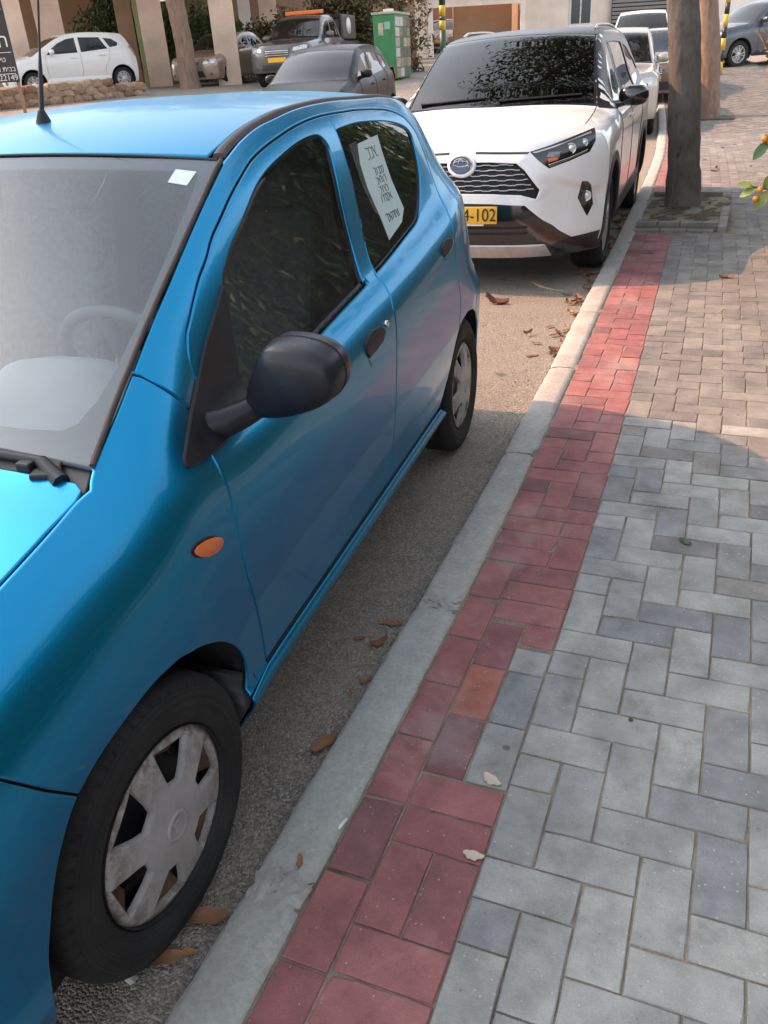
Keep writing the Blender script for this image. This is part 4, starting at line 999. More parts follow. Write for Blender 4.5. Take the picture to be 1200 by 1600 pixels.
def generic_rear(root, c, sp, P, crown, glass_poly=None, h=.05, lamp=None):
    out, zt = end_outline(c, 'rear', sp['zb'], crown)
    panel('tailgate', out, end_map(c, 'rear'), P, root, h=h, flip=True, gap=.001)
    if glass_poly: panel('rear_windscreen', glass_poly, end_map(c, 'rear', .004), M_GLASS_D, root, h=h, flip=True)
    hw = c.hw; z0, z1 = sp.get('tail_z', (sp['lamp_z']-.08, sp['lamp_z']+.14))
    for sg in (1, -1):
        L = [(.76*hw, z0), (.965*hw, z0+.02), (.955*hw, z1), (.84*hw, z1-.02)]
        panel('tail_light', L if sg > 0 else poly_mirror(L), end_map(c, 'rear', .004), M_TAIL, root, h=.05, flip=True)
    panel('number_plate', rect(-.26, .26, sp['lamp_z']-.12, sp['lamp_z']-.01), end_map(c, 'rear', .01), M_PLATE, root, h=.1, flip=True)
def doors(root, c, gaps, handles, mat):
    for g in gaps:
        for sg in (1, -1):
            MB().tube([(sg*(float(c.W(s, z))+.0005), s, z) for s, z in densify(np.array(g), .05, closed=False)], .0035, 4).build('door_gap', M_DARK, root)
    for s, z in handles:
        for sg in (1, -1): MB().box((sg*(float(c.W(s, z))+.014), s, z), (.022, .19, .028)).build('door_handle', mat, root, bevel=.008)
# ---------------------------------------------------------------- the white SUV behind it
C = CarSurf(**RAV)
P_WHITE = paint('pearl_white_paint', (.78, .79, .79), .0, .32, .10, (.45, .42, .38), .9)
P_BLACKROOF = paint('black_roof_paint', (.010, .010, .012), .0, .30, .03, (.2, .19, .18), .0)
P_BLACKROOF.node_tree.nodes['Principled BSDF'].inputs['Specular IOR Level'].default_value = .3
suv = empty('white_suv', (-1.6921, 5.4194, 0), R(2.0), 'white SUV with black roof and yellow number plate parked behind the blue hatchback', 'car')
belt = lambda s: float(pchip([q[0] for q in RAV['B']], [q[1] for q in RAV['B']], s))
wb = 2.69; zb = .30
FW = [(.58, 1.10), (.66, 1.23), (.80, 1.345), (.98, 1.455), (1.12, 1.505), (1.28, 1.52), (1.28, 1.105)]
RW = [(1.36, 1.105), (1.36, 1.522), (1.75, 1.525), (2.20, 1.515), (2.28, 1.13)]
QW = [(2.36, 1.14), (2.30, 1.505), (2.62, 1.47), (2.92, 1.36), (2.98, 1.28), (2.80, 1.20)]
SPR = dict(wb=wb, zb=zb, arch=(.365, .405), windows=[FW, RW, QW], cowl=.26, header=1.0, roof_end=3.04, fcrown=-.055, r=.352, tw=.225, rr=.228, mirror=(1.10, .62), mirror_mat=M_GLOSSB, msize=1.12, wsglass=M_GLASS_D, wsbow=(.12, .09), lamp_z=.9)
car_common(suv, C, SPR, P_WHITE, h=.035, M_roof=P_BLACKROOF)
# black greenhouse over the white side
gl = [(.20, 1.095)]+[(s, float(C.top(s))-.001) for s in np.arange(.22, 3.02, .05)]+[(3.10, 1.40), (3.05, 1.20)]+[(s, belt(s)+.015) for s in np.arange(3.0, .3, -.1)]
o = panel('pillar', gl, side_map(C, .0015), P_BLACKROOF, suv, h=.04, holes=[FW, RW, QW], gap=.001); mirrored(o)
# wheel arch cladding and sill
for s in (0, wb):
    ri, ro = .400, .462
    P_ = arc(s, .365, ro, 205 if s == 0 else 198, -18, 30)+arc(s, .365, ri, -18, 205 if s == 0 else 198, 30)
    P_ = [(a, max(b, .24)) for a, b in P_]
    o = panel('wheel_arch_trim', P_, side_map(C, .010), M_BLACKR, suv, h=.04, rim=.03); mirrored(o)
o = panel('sill_trim', [(.42, .24), (2.28, .24), (2.30, .44), (.40, .42)], side_map(C, .010), M_BLACKR, suv, h=.05, rim=.02); mirrored(o)
doors(suv, C, [[(.50, 1.05), (.46, .80), (.50, .55), (.55, .42)], [(1.32, 1.08), (1.34, .75), (1.30, .42)], [(2.34, 1.13), (2.30, .9), (2.14, .70), (2.16, .44)]], [(1.17, .98), (2.13, 1.02)], P_WHITE)
# front
low = [(-.90, .36), (-.736, .351), (-.576, .468), (-.44, .585), (-.2, .603), (0, .607), (.2, .603), (.44, .585), (.576, .468), (.736, .351), (.90, .36)]
out, zt = end_outline(C, 'front', .365, SPR['fcrown'])
GR = [(0, .862), (.20, .860), (.371, .847), (.428, .803), (.528, .679), (.511, .625), (.408, .655), (.2, .667), (0, .671)]
GR = GR+[(-a, b) for a, b in GR[::-1][1:-1]]
def EM(x, z):
    # the wing under the headlight stands proud of the cheek beside the grille; the grille frame is raised
    ax = np.abs(x); S = lambda a, b, q: np.clip((q-a)/(b-a), 0, 1)**2*(3-2*np.clip((q-a)/(b-a), 0, 1))
    zz = .775-.10*np.clip((ax-.60)/.25, 0, 1)
    cheek = S(.50, .68, ax)*S(-.01, .07, zz-z)*S(.36, .56, z)*(1-S(.86, .92, ax)*.6)
    frame = (1-S(.0, .06, np.abs(ax-np.interp(z, [.60, .68, .80, .86], [.50, .555, .455, .39]))))*S(.60, .64, z)*(1-S(.86, .90, z))
    off = -.034*cheek+.010*frame
    return np.stack([x+0*z, C.end(x, z)-off, z+0*x], -1)
panel('front_bumper', out+low, EM, P_WHITE, suv, h=.016, holes=[GR], gap=.001)
panel('grille', [(a*1.02, b+(.01 if b > .7 else -.01)) for a, b in GR], end_map(C, 'front', -.03), M_BLACKP, suv, h=.05, rim=0, ring=0, roll=0)
for k in range(6):
    z0 = .838-.031*k; P = []
    xm = np.interp(z0, [.64, .679, .803, .847], [.46, .50, .41, .35])
    xs = np.arange(-xm, xm, .0145)
    for i, x in enumerate(xs):
        ph = (i+k*2) % 8; dz = (0, 0, 0, .005, .005, .005, .005, 0)[ph]; P.append((x, float(C.end(np.array(x), np.array(z0)))+.012, z0+dz))
    MB().tube(P, .0042, 5).build('grille_bar', M_SILVER, suv)
panel('lower_grille', [(-.90, .23), (.90, .23), (.905, .365), (.736, .36), (.576, .476), (.44, .592), (0, .614), (-.44, .592), (-.576, .476), (-.736, .36), (-.905, .365)], end_map(C, 'front', -.008), M_GLOSSB, suv, h=.04, rim=.02)
for z in (.40, .44): panel('intake_slat', rect(-.46, .46, z, z+.012), end_map(C, 'front', .0), M_BLACKP, suv, h=.06)
panel('skid_plate', [(-.615, .235), (.615, .235), (.578, .318), (.3, .322), (-.3, .322), (-.578, .318)], end_map(C, 'front', .012), M_SILVER, suv, h=.04, rim=.03)
for sg in (1, -1):
    panel('bonnet_trim', [(sg*a, b) for a, b in ((.09, .912), (.44, .902), (.45, .914), (.09, .927))], end_map(C, 'front', .002), M_GLOSSB, suv, h=.04)
    HL = [(.45, .915), (.57, .945), (.70, .985), (.815, 1.02), (.835, .985), (.839, .941), (.812, .881), (.70, .842), (.578, .808), (.51, .86)]
    HL = HL if sg > 0 else poly_mirror(HL)
    o = panel('headlight', HL, end_map(C, 'front', .003), M_GLOSSB, suv, h=.02, rim=.02)
    for q, mt in (([(.47, .912), (.60, .942), (.80, 1.003), (.805, .994), (.61, .933), (.49, .905)], M_CHROME), ([(.585, .818), (.70, .852), (.80, .888), (.80, .90), (.70, .865), (.575, .832)], M_CHROME), ([(.56, .875), (.635, .865), (.645, .905), (.575, .91)], M_LAMPIN), ([(.575, .845), (.63, .855), (.63, .872), (.57, .868)], M_AMBER)):
        panel('lamp_insert', q if sg > 0 else poly_mirror(q), end_map(C, 'front', .007), mt, o, h=.02, rim=.003)
    for cx, cz, rr_ in ((.70, .915, .030), (.775, .94, .022)):
        MB().lathe([(-.018, rr_*1.15), (-.020, rr_), (-.013, rr_*.9), (-.024, rr_*.5), (-.027, .0005)], 20, 'y', c=(sg*cx, float(C.end(np.array(cx), np.array(cz)))+.012, cz), flip=False).build('projector_lens', M_LENS, o)
    FG = [(.781, .705), (.815, .698), (.833, .675), (.85, .54), (.821, .471), (.785, .54), (.758, .60)]
    o = panel('fog_lamp', FG if sg > 0 else poly_mirror(FG), lambda x, z: EM(x, z)-np.array([0, .006, 0]), M_GLOSSB, suv, h=.03, rim=.012)
    yy = float(C.end(np.array(.806), np.array(.603)))
    MB().lathe([(-.012, .036), (-.016, .033), (-.010, .029), (-.016, .015), (-.018, .0005)], 20, 'y', c=(sg*.806, yy+.036, .603)).build('fog_lens', M_LENS, o)
# badge
bm_ = [(.098*math.cos(a), .852+.078*math.sin(a)) for a in np.linspace(0, 2*math.pi, 30, endpoint=False)]
panel('badge_mount', bm_, end_map(C, 'front', .012), P_WHITE, suv, h=.02, rim=.05, roll=.006, ring=.012)
M_BADGE = pm('badge_blue', (.012, .022, .07), .15, 0, .1, 20, coat=1)
bd = panel('badge', [(.076*math.cos(a), .852+.056*math.sin(a)) for a in np.linspace(0, 2*math.pi, 30, endpoint=False)], end_map(C, 'front', .018), M_BADGE, suv, h=.02, rim=.012)
yb = float(C.end(np.array(0.), np.array(.852)))-.020
def ell(cx, cz, a, b, r, n=36): return MB().tube([(cx+a*math.cos(t_), yb+.0, cz+b*math.sin(t_)) for t_ in np.linspace(0, 2*math.pi, n)], r, 6, cap=False)
q = ell(0, .852, .074, .054, .0045); 
for e in (ell(0, .858, .052, .018, .003), ell(0, .850, .019, .038, .003), ell(0, .852, .055, .040, .0028)): q.add(e.v, e.f, True)
q.build('badge_ring', M_CHROME, bd)
# plate
plo = panel('number_plate', rect(-.26, .26, .478, .590), end_map(C, 'front', .022), M_PLATE, suv, h=.06, rim=.02, roll=.002)
yp = float(C.end(np.array(.1), np.array(.534)))-.0245
plate_text('4-102', .118, M_INK, plo, (.140, yp, .533), (R(90), 0, 0), sx=.86)
panel('plate_frame', rect(.03, .17, .466, .476), end_map(C, 'front', .024), pm('white_print', (.7, .7, .68), .5), suv, h=.05)
# rear
SPR['tail_z'] = (.95, 1.12)
generic_rear(suv, C, SPR, P_WHITE, .02, [(-.62, 1.12), (.62, 1.12), (.52, 1.50), (-.52, 1.50)])
# wipers, rails, screen stickers
for x0, x1 in ((-.62, -.10), (.02, .62)):
    P = [C_ for C_ in (strip_map(C, .26, 1.0, (.12, .09), (.01, .03), 2, .012)(np.array([.30+.03*k]), np.array([(x0+(x1-x0)*k)/.72]))[0] for k in np.linspace(0, 1, 8))]
    MB().tube(P, [.012]+[.008]*7, 6).build('wiper', M_BLACKP, suv)
for sg in (1, -1):
    q = [strip_map(C, 1.0, 3.04, (.09, -.05), (.03, .03), 2)(np.array([s]), np.array([sg*.93]))[0] for s in np.linspace(1.35, 2.9, 12)]
    m = MB(); m.tube([(a[0], a[1], a[2]+(.022 if 0 < i < 11 else .0)) for i, a in enumerate(q)], .012, 8); m.build('roof_rail', M_SILVER, suv)
WMR = strip_map(C, .26, 1.0, (.12, .09), (.01, .03), 2, .001)
panel('screen_sticker', [(.50, .70), (.50, .79), (.455, .79), (.455, .70)], WMR, pm('cyan_sticker', (.12, .42, .46), .5), suv, flip=True, h=.05, rim=0, ring=0)
panel('screen_sticker', [(.86, -.20), (.86, -.09), (.83, -.09), (.83, -.20)], WMR, pm('white_sticker', (.7, .7, .68), .5), suv, flip=True, h=.05, rim=0, ring=0)
# ---------------------------------------------------------------- the other parked cars
def mk(T, hw, kx_h=.86, kx_r=.69):
    """top edge (s, z, 'h' bonnet or 'r' roof) -> with x"""
    return [(s, z, hw*(kx_h if k == 'h' else kx_r if k == 'r' else k)) for s, z, k in T]
def spec_car(name, label, loc, th, kind, col_, group=None, metal=.3, dust=.25, detail=True, coat=.9):
    hatch = dict(hw=.85, wb=2.53, T=[(-.86, .74, 'h'), (-.6, .80, 'h'), (-.2, .90, 'h'), (.06, .955, 'h'), (.12, .98, .83), (.5, 1.20, .78), (.95, 1.405, .72), (1.25, 1.47, 'r'), (1.7, 1.495, 'r'), (2.3, 1.47, 'r'), (2.75, 1.42, 'r'), (3.0, 1.30, 'r'), (3.3, 1.0, .7)],
        B=[(-.86, .80), (.3, .95), (1.2, .985), (2.4, 1.06), (3.3, 1.1)], front=([(.16, -.55, -.78), (.5, -.55, -.82), (.66, -.55, -.80), (.80, -.52, -.70), (.95, -.5, -.64)], 3.0),
        rear=([(.16, 2.95, 3.10), (.6, 3.0, 3.15), (.9, 2.98, 3.12), (1.1, 2.9, 3.04), (1.3, 2.82, 2.94), (1.45, 2.70, 2.80)], 3.0), rt=([.3, .9, 1.4], [2.7, 2.5, 2.4], .62, .145, 2.4), sillr=(.36, 2.15),
        sp=dict(wb=2.53, zb=.20, arch=(.30, .355), r=.295, tw=.185, rr=.19, cowl=.12, header=.95, roof_end=2.74, fcrown=-.02, lamp_z=.68, mirror=(1.0, .62), grille=(.45, .60, .66), intake=(.28, .42),
            windows=[[(.50, .985), (.62, 1.10), (.86, 1.25), (1.12, 1.345), (1.36, 1.375), (1.36, 1.01)], [(1.46, 1.015), (1.46, 1.378), (2.05, 1.36), (2.22, 1.07)], [(2.30, 1.10), (2.16, 1.34), (2.40, 1.31), (2.56, 1.20), (2.52, 1.13)]], tail_z=(.85, 1.12)),
        gaps=[[(.44, .98), (.42, .6), (.46, .32)], [(1.41, 1.0), (1.40, .6), (1.36, .32)], [(2.28, 1.08), (2.2, .8), (2.06, .62), (2.05, .34)]], handles=[(1.22, .88), (2.02, .92)])
    sedan = dict(hw=.855, wb=2.62, T=[(-.92, .68, 'h'), (-.6, .76, 'h'), (-.1, .85, 'h'), (.30, .91, 'h'), (.38, .94, .82), (.75, 1.17, .76), (1.10, 1.345, .71), (1.4, 1.395, 'r'), (1.8, 1.40, 'r'), (2.2, 1.345, 'r'), (2.5, 1.20, .72), (2.82, .985, .80), (3.1, .96, .84), (3.5, .94, .84)],
        B=[(-.92, .76), (.3, .90), (1.3, .93), (2.4, .95), (3.5, .96)], front=([(.16, -.60, -.84), (.5, -.60, -.88), (.62, -.60, -.87), (.74, -.56, -.78), (.9, -.5, -.70)], 3.0),
        rear=([(.16, 3.25, 3.42), (.5, 3.28, 3.48), (.8, 3.27, 3.46), (.95, 3.25, 3.42)], 3.0), rt=([.3, .9, 1.4], [2.9, 2.7, 2.5], .62, .12, 2.4), sillr=(.36, 2.25),
        sp=dict(wb=2.62, zb=.18, arch=(.29, .345), r=.29, tw=.19, rr=.19, cowl=.38, header=1.10, roof_end=2.2, deck=(2.82, 3.26), fcrown=-.02, lamp_z=.62, mirror=(.94, .78), grille=(.36, .55, .64), intake=(.24, .40),
            windows=[[(.70, .935), (.82, 1.06), (1.02, 1.19), (1.25, 1.27), (1.50, 1.29), (1.50, .955)], [(1.58, .955), (1.58, 1.29), (2.0, 1.26), (2.28, 1.12), (2.40, .98)]], tail_z=(.66, .86)),
        gaps=[[(.62, .92), (.60, .6), (.62, .30)], [(1.54, .94), (1.54, .6), (1.50, .30)], [(2.44, .95), (2.36, .75), (2.2, .60), (2.16, .30)]], handles=[(1.36, .80), (2.24, .83)])
    pickup = dict(hw=.90, wb=3.0, bot=.28, top=1.95, T=[(-.92, .98, 'h'), (-.6, 1.03, 'h'), (0, 1.09, 'h'), (.36, 1.12, 'h'), (.44, 1.15, .84), (.75, 1.40, .78), (1.05, 1.62, .71), (1.3, 1.70, 'r'), (1.8, 1.72, 'r'), (2.2, 1.66, 'r'), (2.38, 1.40, .74), (2.50, 1.12, .82), (2.7, 1.06, .90), (3.4, 1.06, .90), (4.25, 1.07, .90)],
        B=[(-.92, 1.0), (.3, 1.06), (1.3, 1.08), (2.4, 1.08), (4.25, 1.08)], front=([(.28, -.56, -.80), (.5, -.58, -.86), (.8, -.58, -.87), (.95, -.56, -.82), (1.10, -.5, -.74)], 3.2),
        rear=([(.28, 3.95, 4.05), (.6, 4.0, 4.10), (1.0, 4.0, 4.10), (1.08, 3.98, 4.08)], 5.0), rt=([.3, .9, 1.4], [4.3, 4.3, 4.3], .62, .12, 2.4), sillr=(.46, 2.5), sillz=.42, wmix=(.3, .7),
        sp=dict(wb=3.0, zb=.36, arch=(.39, .43), r=.375, tw=.235, rr=.215, cowl=.44, header=1.05, roof_end=2.2, deck=(2.55, 4.0), deck_mat=M_BLACKR, fcrown=-.03, lamp_z=.90, mirror=(1.16, .86), msize=1.3, grille=(.42, .74, .90), intake=(.42, .56), plate_z=.66,
            windows=[[(.78, 1.13), (.88, 1.28), (1.05, 1.44), (1.25, 1.545), (1.48, 1.57), (1.48, 1.14)], [(1.56, 1.14), (1.56, 1.57), (2.02, 1.55), (2.22, 1.16)]], tail_z=(.80, 1.02)),
        gaps=[[(.70, 1.1), (.66, .7), (.68, .45)], [(1.52, 1.12), (1.52, .7), (1.50, .45)], [(2.30, 1.12), (2.34, .7), (2.30, .45)], [(2.44, 1.06), (2.44, .45)]], handles=[(1.36, .98), (2.14, 1.0)])
    suvs = dict(hw=.90, wb=2.65, bot=.22, top=1.85, T=[(-.90, .92, 'h'), (-.6, .98, 'h'), (-.1, 1.05, 'h'), (.26, 1.09, 'h'), (.34, 1.12, .84), (.65, 1.36, .77), (.98, 1.57, .71), (1.25, 1.64, 'r'), (2.0, 1.67, 'r'), (2.8, 1.64, 'r'), (3.05, 1.58, 'r'), (3.3, 1.4, .7), (3.6, 1.1, .7)],
        B=[(-.9, .95), (.3, 1.04), (1.3, 1.07), (2.6, 1.12), (3.6, 1.16)], front=([(.22, -.52, -.76), (.5, -.52, -.82), (.8, -.52, -.82), (.95, -.50, -.74), (1.08, -.46, -.66)], 3.2),
        rear=([(.22, 3.2, 3.36), (.6, 3.24, 3.40), (1.0, 3.22, 3.36), (1.2, 3.15, 3.27), (1.45, 3.05, 3.15), (1.62, 2.96, 3.04)], 3.4), rt=([.3, .9, 1.4], [3.0, 2.9, 2.8], .62, .14, 2.4), sillr=(.42, 2.2), sillz=.36, wmix=(.2, .6),
        sp=dict(wb=2.65, zb=.28, arch=(.355, .40), r=.345, tw=.22, rr=.215, cowl=.34, header=.98, roof_end=2.97, fcrown=-.03, lamp_z=.84, mirror=(1.12, .70), msize=1.1, grille=(.42, .70, .84), intake=(.34, .50),
            windows=[[(.64, 1.10), (.76, 1.26), (.96, 1.43), (1.2, 1.525), (1.36, 1.54), (1.36, 1.115)], [(1.44, 1.12), (1.44, 1.545), (2.15, 1.53), (2.25, 1.14)], [(2.33, 1.15), (2.26, 1.52), (2.7, 1.48), (2.88, 1.30), (2.78, 1.18)]], tail_z=(.90, 1.15)),
        gaps=[[(.58, 1.08), (.55, .7), (.58, .36)], [(1.40, 1.1), (1.40, .7), (1.37, .36)], [(2.30, 1.12), (2.24, .85), (2.10, .66), (2.12, .38)]], handles=[(1.24, .96), (2.10, .99)])
    d = dict(hatch=hatch, sedan=sedan, pickup=pickup, suv=suvs)[kind]
    key = {k: d[k] for k in ('hw', 'front', 'rear', 'rt', 'sillr', 'bot', 'top', 'sillz', 'wmix') if k in d}
    c = CarSurf(T=mk(d['T'], d['hw']), B=d['B'], DG=.02, ft=(-.35, .55, .20, 2.0), **key)
    root = empty(name, loc, th, label, 'car', group)
    P = paint(name+'_paint', col_, metal, .35, dust, coat=coat)
    if coat == 0: P.node_tree.nodes['Principled BSDF'].inputs['Specular IOR Level'].default_value = .2
    sp = dict(d['sp'])
    if coat == 0: sp['wsglass'] = M_GLASS_D
    car_common(root, c, sp, P, h=.10)
    generic_front(root, c, sp, P, sp['fcrown'], h=.10)
    gp = None
    if kind in ('hatch', 'suv'):
        z1 = c.rear[0][-1][0]-.06; z0 = 1.02 if kind == 'hatch' else 1.12; gp = [(-.72*c.hw, z0), (.72*c.hw, z0), (.60*c.hw, z1), (-.60*c.hw, z1)]
    generic_rear(root, c, sp, P, .02, gp, h=.10)
    if detail: doors(root, c, d['gaps'], d['handles'], P)
    return root, c, sp
def ground_at(x, y): return (x, y, float(gz(x, y)))
def sc(x, y, k=.86): return (.105+(x-.105)*k, -1.203+(y+1.203)*k)
th = R(-34.9); ex = (math.cos(th), math.sin(th))
spec_car('white_hatchback', 'white hatchback side-on behind the low stone wall at the left', ground_at(*sc(-21.58-.75*ex[0], 22.46-.75*ex[1])), th, 'hatch', (.72, .71, .69), 'cars parked across the street', 0)
spec_car('tan_sedan', 'tan sedan parked under the building behind the leaning brown tree trunk', ground_at(*sc(-17.9, 27.0)), R(1), 'sedan', (.36, .26, .19), 'cars parked across the street', .4)
r_, c_, s_ = spec_car('grey_pickup', 'dark grey pickup truck with amber light bar on its roof and a yellow plate', ground_at(*sc(-13.9, 25.7)), R(6), 'pickup', (.07, .065, .07), 'cars parked across the street', .5)
MB().box((0, 1.55, 1.80), (1.10, .22, .10)).build('light_bar', M_AMBER, r_, bevel=.02)
MB().box((0, 2.62, 1.70), (1.45, .10, .10)).box((-.70, 2.62, 1.38), (.06, .06, .62)).box((.70, 2.62, 1.38), (.06, .06, .62)).build('roll_bar', M_BLACKP, r_, bevel=.015)
MB().box((0, 3.3, 1.42), (1.55, 1.3, .66)).build('canopy', pm('canopy_shell', (.10, .08, .075), .5), r_, bevel=.06, segs=3)
MB().lathe([(0, .22), (.006, .22), (.008, .001)], 24, 'x', c=(.777, 3.2, 1.45), flip=True).build('round_sticker', pm('white_disc', (.75, .73, .70), .5), r_)
spec_car('black_hatchback', 'black hatchback facing the camera just beyond the blue roof', ground_at(*sc(-8.05, 15.1, .86)), R(7), 'hatch', (.010, .010, .013), 'cars parked across the street', .0, .03, coat=0)
spec_car('silver_suv', 'silver SUV with grey mirror parked directly behind the white SUV', ground_at(-2.32, 15.35), R(5.5), 'suv', (.42, .39, .35), 'cars parked along the kerb', .5)
r_, c_, s_ = spec_car('brown_roof_car', 'car with a blue sunshade behind its windscreen partly hidden by the street tree', (-2.06, 20.2, float(gz(-2.0, 20))+.07), R(3), 'sedan', (.16, .12, .10), 'cars parked along the kerb', .4)
MB().box((0, .98, 1.04), (1.15, .02, .34), rx=R(-58)).build('sunshade', pm('blue_sunshade', (.03, .16, .36), .6), r_)
spec_car('far_white_suv', 'white SUV farthest up the kerb with only its roof and dark glass showing', ground_at(-3.05, 26.4), R(6), 'suv', (.74, .73, .70), 'cars parked along the kerb', 0)
spec_car('navy_suv', 'dark navy SUV parked across the end of the pavement behind the striped pole', ground_at(-.95, 28.0), R(-52), 'suv', (.028, .04, .065), 'cars parked across the street', .4)
spec_car('garage_car', 'silver car standing inside the dark garage opening', ground_at(-14.9, 44.4), R(10), 'hatch', (.35, .34, .33), 'cars parked across the street', .4, detail=False)
# ---------------------------------------------------------------- trees and hedges
def leaf_mat(name, cols, trans=.25, src='Random Per Island', gloss=.45):
    t = NT(name); r = t.add('NewGeometry').outputs[src]
    base = t.ramp(r, [(i/max(1, len(cols)-1), c) for i, c in enumerate(cols)])
    t.final(base, gloss, 0)
    tr = t.add('BsdfTranslucent'); t.l.new(base, tr.inputs['Color'])
    mx = t.add('MixShader', {0: trans}); t.l.new(t.b.outputs[0], mx.inputs[1]); t.l.new(tr.outputs[0], mx.inputs[2]); t.l.new(mx.outputs[0], t.out.inputs['Surface'])
    return t.m
M_LEAF = leaf_mat('tree_leaves', [(.035, .06, .02), (.05, .085, .025), (.075, .11, .035), (.10, .12, .04)])
M_HLEAF = leaf_mat('hedge_leaves', [(.025, .05, .018), (.04, .075, .024), (.06, .10, .03), (.10, .13, .04)])
M_BUSH = leaf_mat('dry_bush_leaves', [(.05, .055, .02), (.09, .08, .03), (.14, .11, .04), (.17, .12, .045)])
t = NT('bark'); v = t.coord(); mp = t.add('Mapping', {'Vector': v, 'Scale': (1, 1, .28)}).outputs[0]
bn = t.noise(mp, 26, 8, .7); base = t.ramp(bn, [(.3, (.085, .07, .06)), (.55, (.15, .125, .108)), (.75, (.22, .19, .165))])
base = t.mix(t.ramp(t.noise(v, 5, 5, .6), [(.42, 0.0), (.62, .6)]), base, (.20, .185, .165))
kn = t.add('TexVoronoi', {'Vector': t.add('Mapping', {'Vector': v, 'Scale': (1, 1, .8)}).outputs[0], 'Scale': 4.2}).outputs['Distance']
base = t.mix(t.ramp(kn, [(.05, .8), (.11, 0.0)]), base, (.04, .033, .028))
M_BARK = t.final(base, .92, 0, t.bump(bn, 1.0, .035))
t = NT('brown_bark'); v = t.coord(); mp = t.add('Mapping', {'Vector': v, 'Scale': (1, 1, .25)}).outputs[0]
bn = t.noise(mp, 14, 8, .7); M_BARKB = t.final(t.ramp(bn, [(.3, (.14, .088, .062)), (.7, (.31, .21, .155))]), .9, 0, t.bump(bn, .9, .03))
def leaves(points, size, rng, up=.35, aspect=.5):
    """one four-sided, slightly folded leaf per point"""
    n = len(points); d = rng.normal(size=(n, 3)); d /= np.linalg.norm(d, axis=1)[:, None]
    nrm = rng.normal(size=(n, 3)); nrm[:, 2] = np.abs(nrm[:, 2])+up; u = np.cross(d, nrm); u /= np.maximum(np.linalg.norm(u, axis=1)[:, None], 1e-6)
    w = np.cross(u, d)
    s = size*rng.uniform(.6, 1.25, n)[:, None]
    a = points-d*s*.5; b = points+u*s*aspect*.5+w*s*.05; c = points+d*s*.5-w*s*.10; e = points-u*s*aspect*.5+w*s*.05
    V = np.stack([a, b, c, e], 1).reshape(-1, 3); F = np.arange(4*n).reshape(n, 4)
    return V, F
def blob_points(blobs, n, rng, shell=.55):
    """points in clumps inside ellipsoids (x, y, z, rx, ry, rz)"""
    out = []; vol = np.array([b[3]*b[4]*b[5] for b in blobs]); k = np.maximum(1, (n*vol/vol.sum()).astype(int))
    for b, m in zip(blobs, k):
        nc = max(3, m//26); d = rng.normal(size=(nc, 3)); d /= np.linalg.norm(d, axis=1)[:, None]
        c = d*(shell+(1-shell)*rng.random((nc, 1)))*np.array(b[3:6])+np.array(b[:3])
        i = rng.integers(0, nc, m); out.append(c[i]+rng.normal(size=(m, 3))*np.array(b[3:6])*.13)
    return np.concatenate(out)
def foliage(name, pts, size, mat, parent, rng, **kw):
    V, F = leaves(pts, size, rng, **kw); return mesh_obj(name, V, F, mat, parent)
def tree(name, label, base, pts, rad, blobs, nleaf, size, mat_t, mat_l, limbs=(), seed=1, group=None, knots=()):
    rng = np.random.default_rng(seed); root = empty(name, base, 0, label, 'tree', group); P = [Vector(p) for p in pts]
    m = MB(); n = 20; V = []; F = []
    steps = 40; tt = np.linspace(0, len(P)-1, steps); Pn = np.array([tuple(p) for p in P])
    cx = [np.interp(tt, range(len(P)), Pn[:, i]) for i in range(3)]; rr = np.interp(tt, range(len(P)), rad)
    G_ = []
    for i in range(steps):
        row = []
        for k in range(n):
            a = 2*math.pi*k/n; bump_ = 1+.05*math.sin(3*a+i*.35)+.03*math.sin(7*a-i*.5)+rng.normal()*.022
            for (kz, ka, ks) in knots:
                bump_ += ks*math.exp(-((cx[2][i]-kz)/.06)**2-((((a-ka+math.pi) % (2*math.pi))-math.pi)/.4)**2)
            row.append((cx[0][i]+rr[i]*bump_*math.cos(a), cx[1][i]+rr[i]*bump_*math.sin(a), cx[2][i]))
        G_.append(row)
    m.grid(np.array(G_), closed=True, flip=False)
    m.build('trunk', mat_t, root)
    for L, r0 in limbs: MB().tube(L, list(np.linspace(r0, r0*.35, len(L))), 8).build('limb', mat_t, root)
    if nleaf: foliage('crown', blob_points(blobs, nleaf, rng), size, mat_l, root, rng)
    return root
# street tree by the white SUV
tree('street_tree', 'grey-barked street tree in the square pit beside the white SUV', (-.405, 7.90, KT), [(0, 0, -.05), (0, 0, .05), (-.03, 0, .5), (-.10, 0, 1.1), (-.19, 0, 1.75), (-.30, 0, 2.8), (-.35, .0, 3.6)], [.185, .162, .148, .143, .14, .13, .11],
     [(-.6, -.4, 5.0, 2.2, 2.2, 1.2), (-1.5, -1.6, 4.5, 1.4, 1.6, .8), (1.0, -.3, 4.5, 1.7, 1.9, 1.0), (1.2, -2.2, 4.3, 1.5, 1.5, .8), (-.5, 1.0, 4.8, 1.8, 1.7, 1.2), (-.5, -2.2, 5.0, 1.3, 1.2, .8), (-1.2, .6, 5.8, 1.4, 1.4, .9)], 19000, .12, M_BARK, M_LEAF,
     [([(-.33, 0, 3.3), (-.9, -.6, 4.1), (-1.5, -1.3, 4.7)], .07), ([(-.35, 0, 3.5), (.2, .3, 4.3), (.7, .5, 4.9)], .07), ([(-.35, 0, 3.5), (-.5, .6, 4.4), (-.5, 1.1, 5.2)], .06)], 3, 'street trees', [(.62, -1.7, .25), (.72, -1.5, .2), (.5, -1.1, -.15), (1.25, -2.2, .12)])
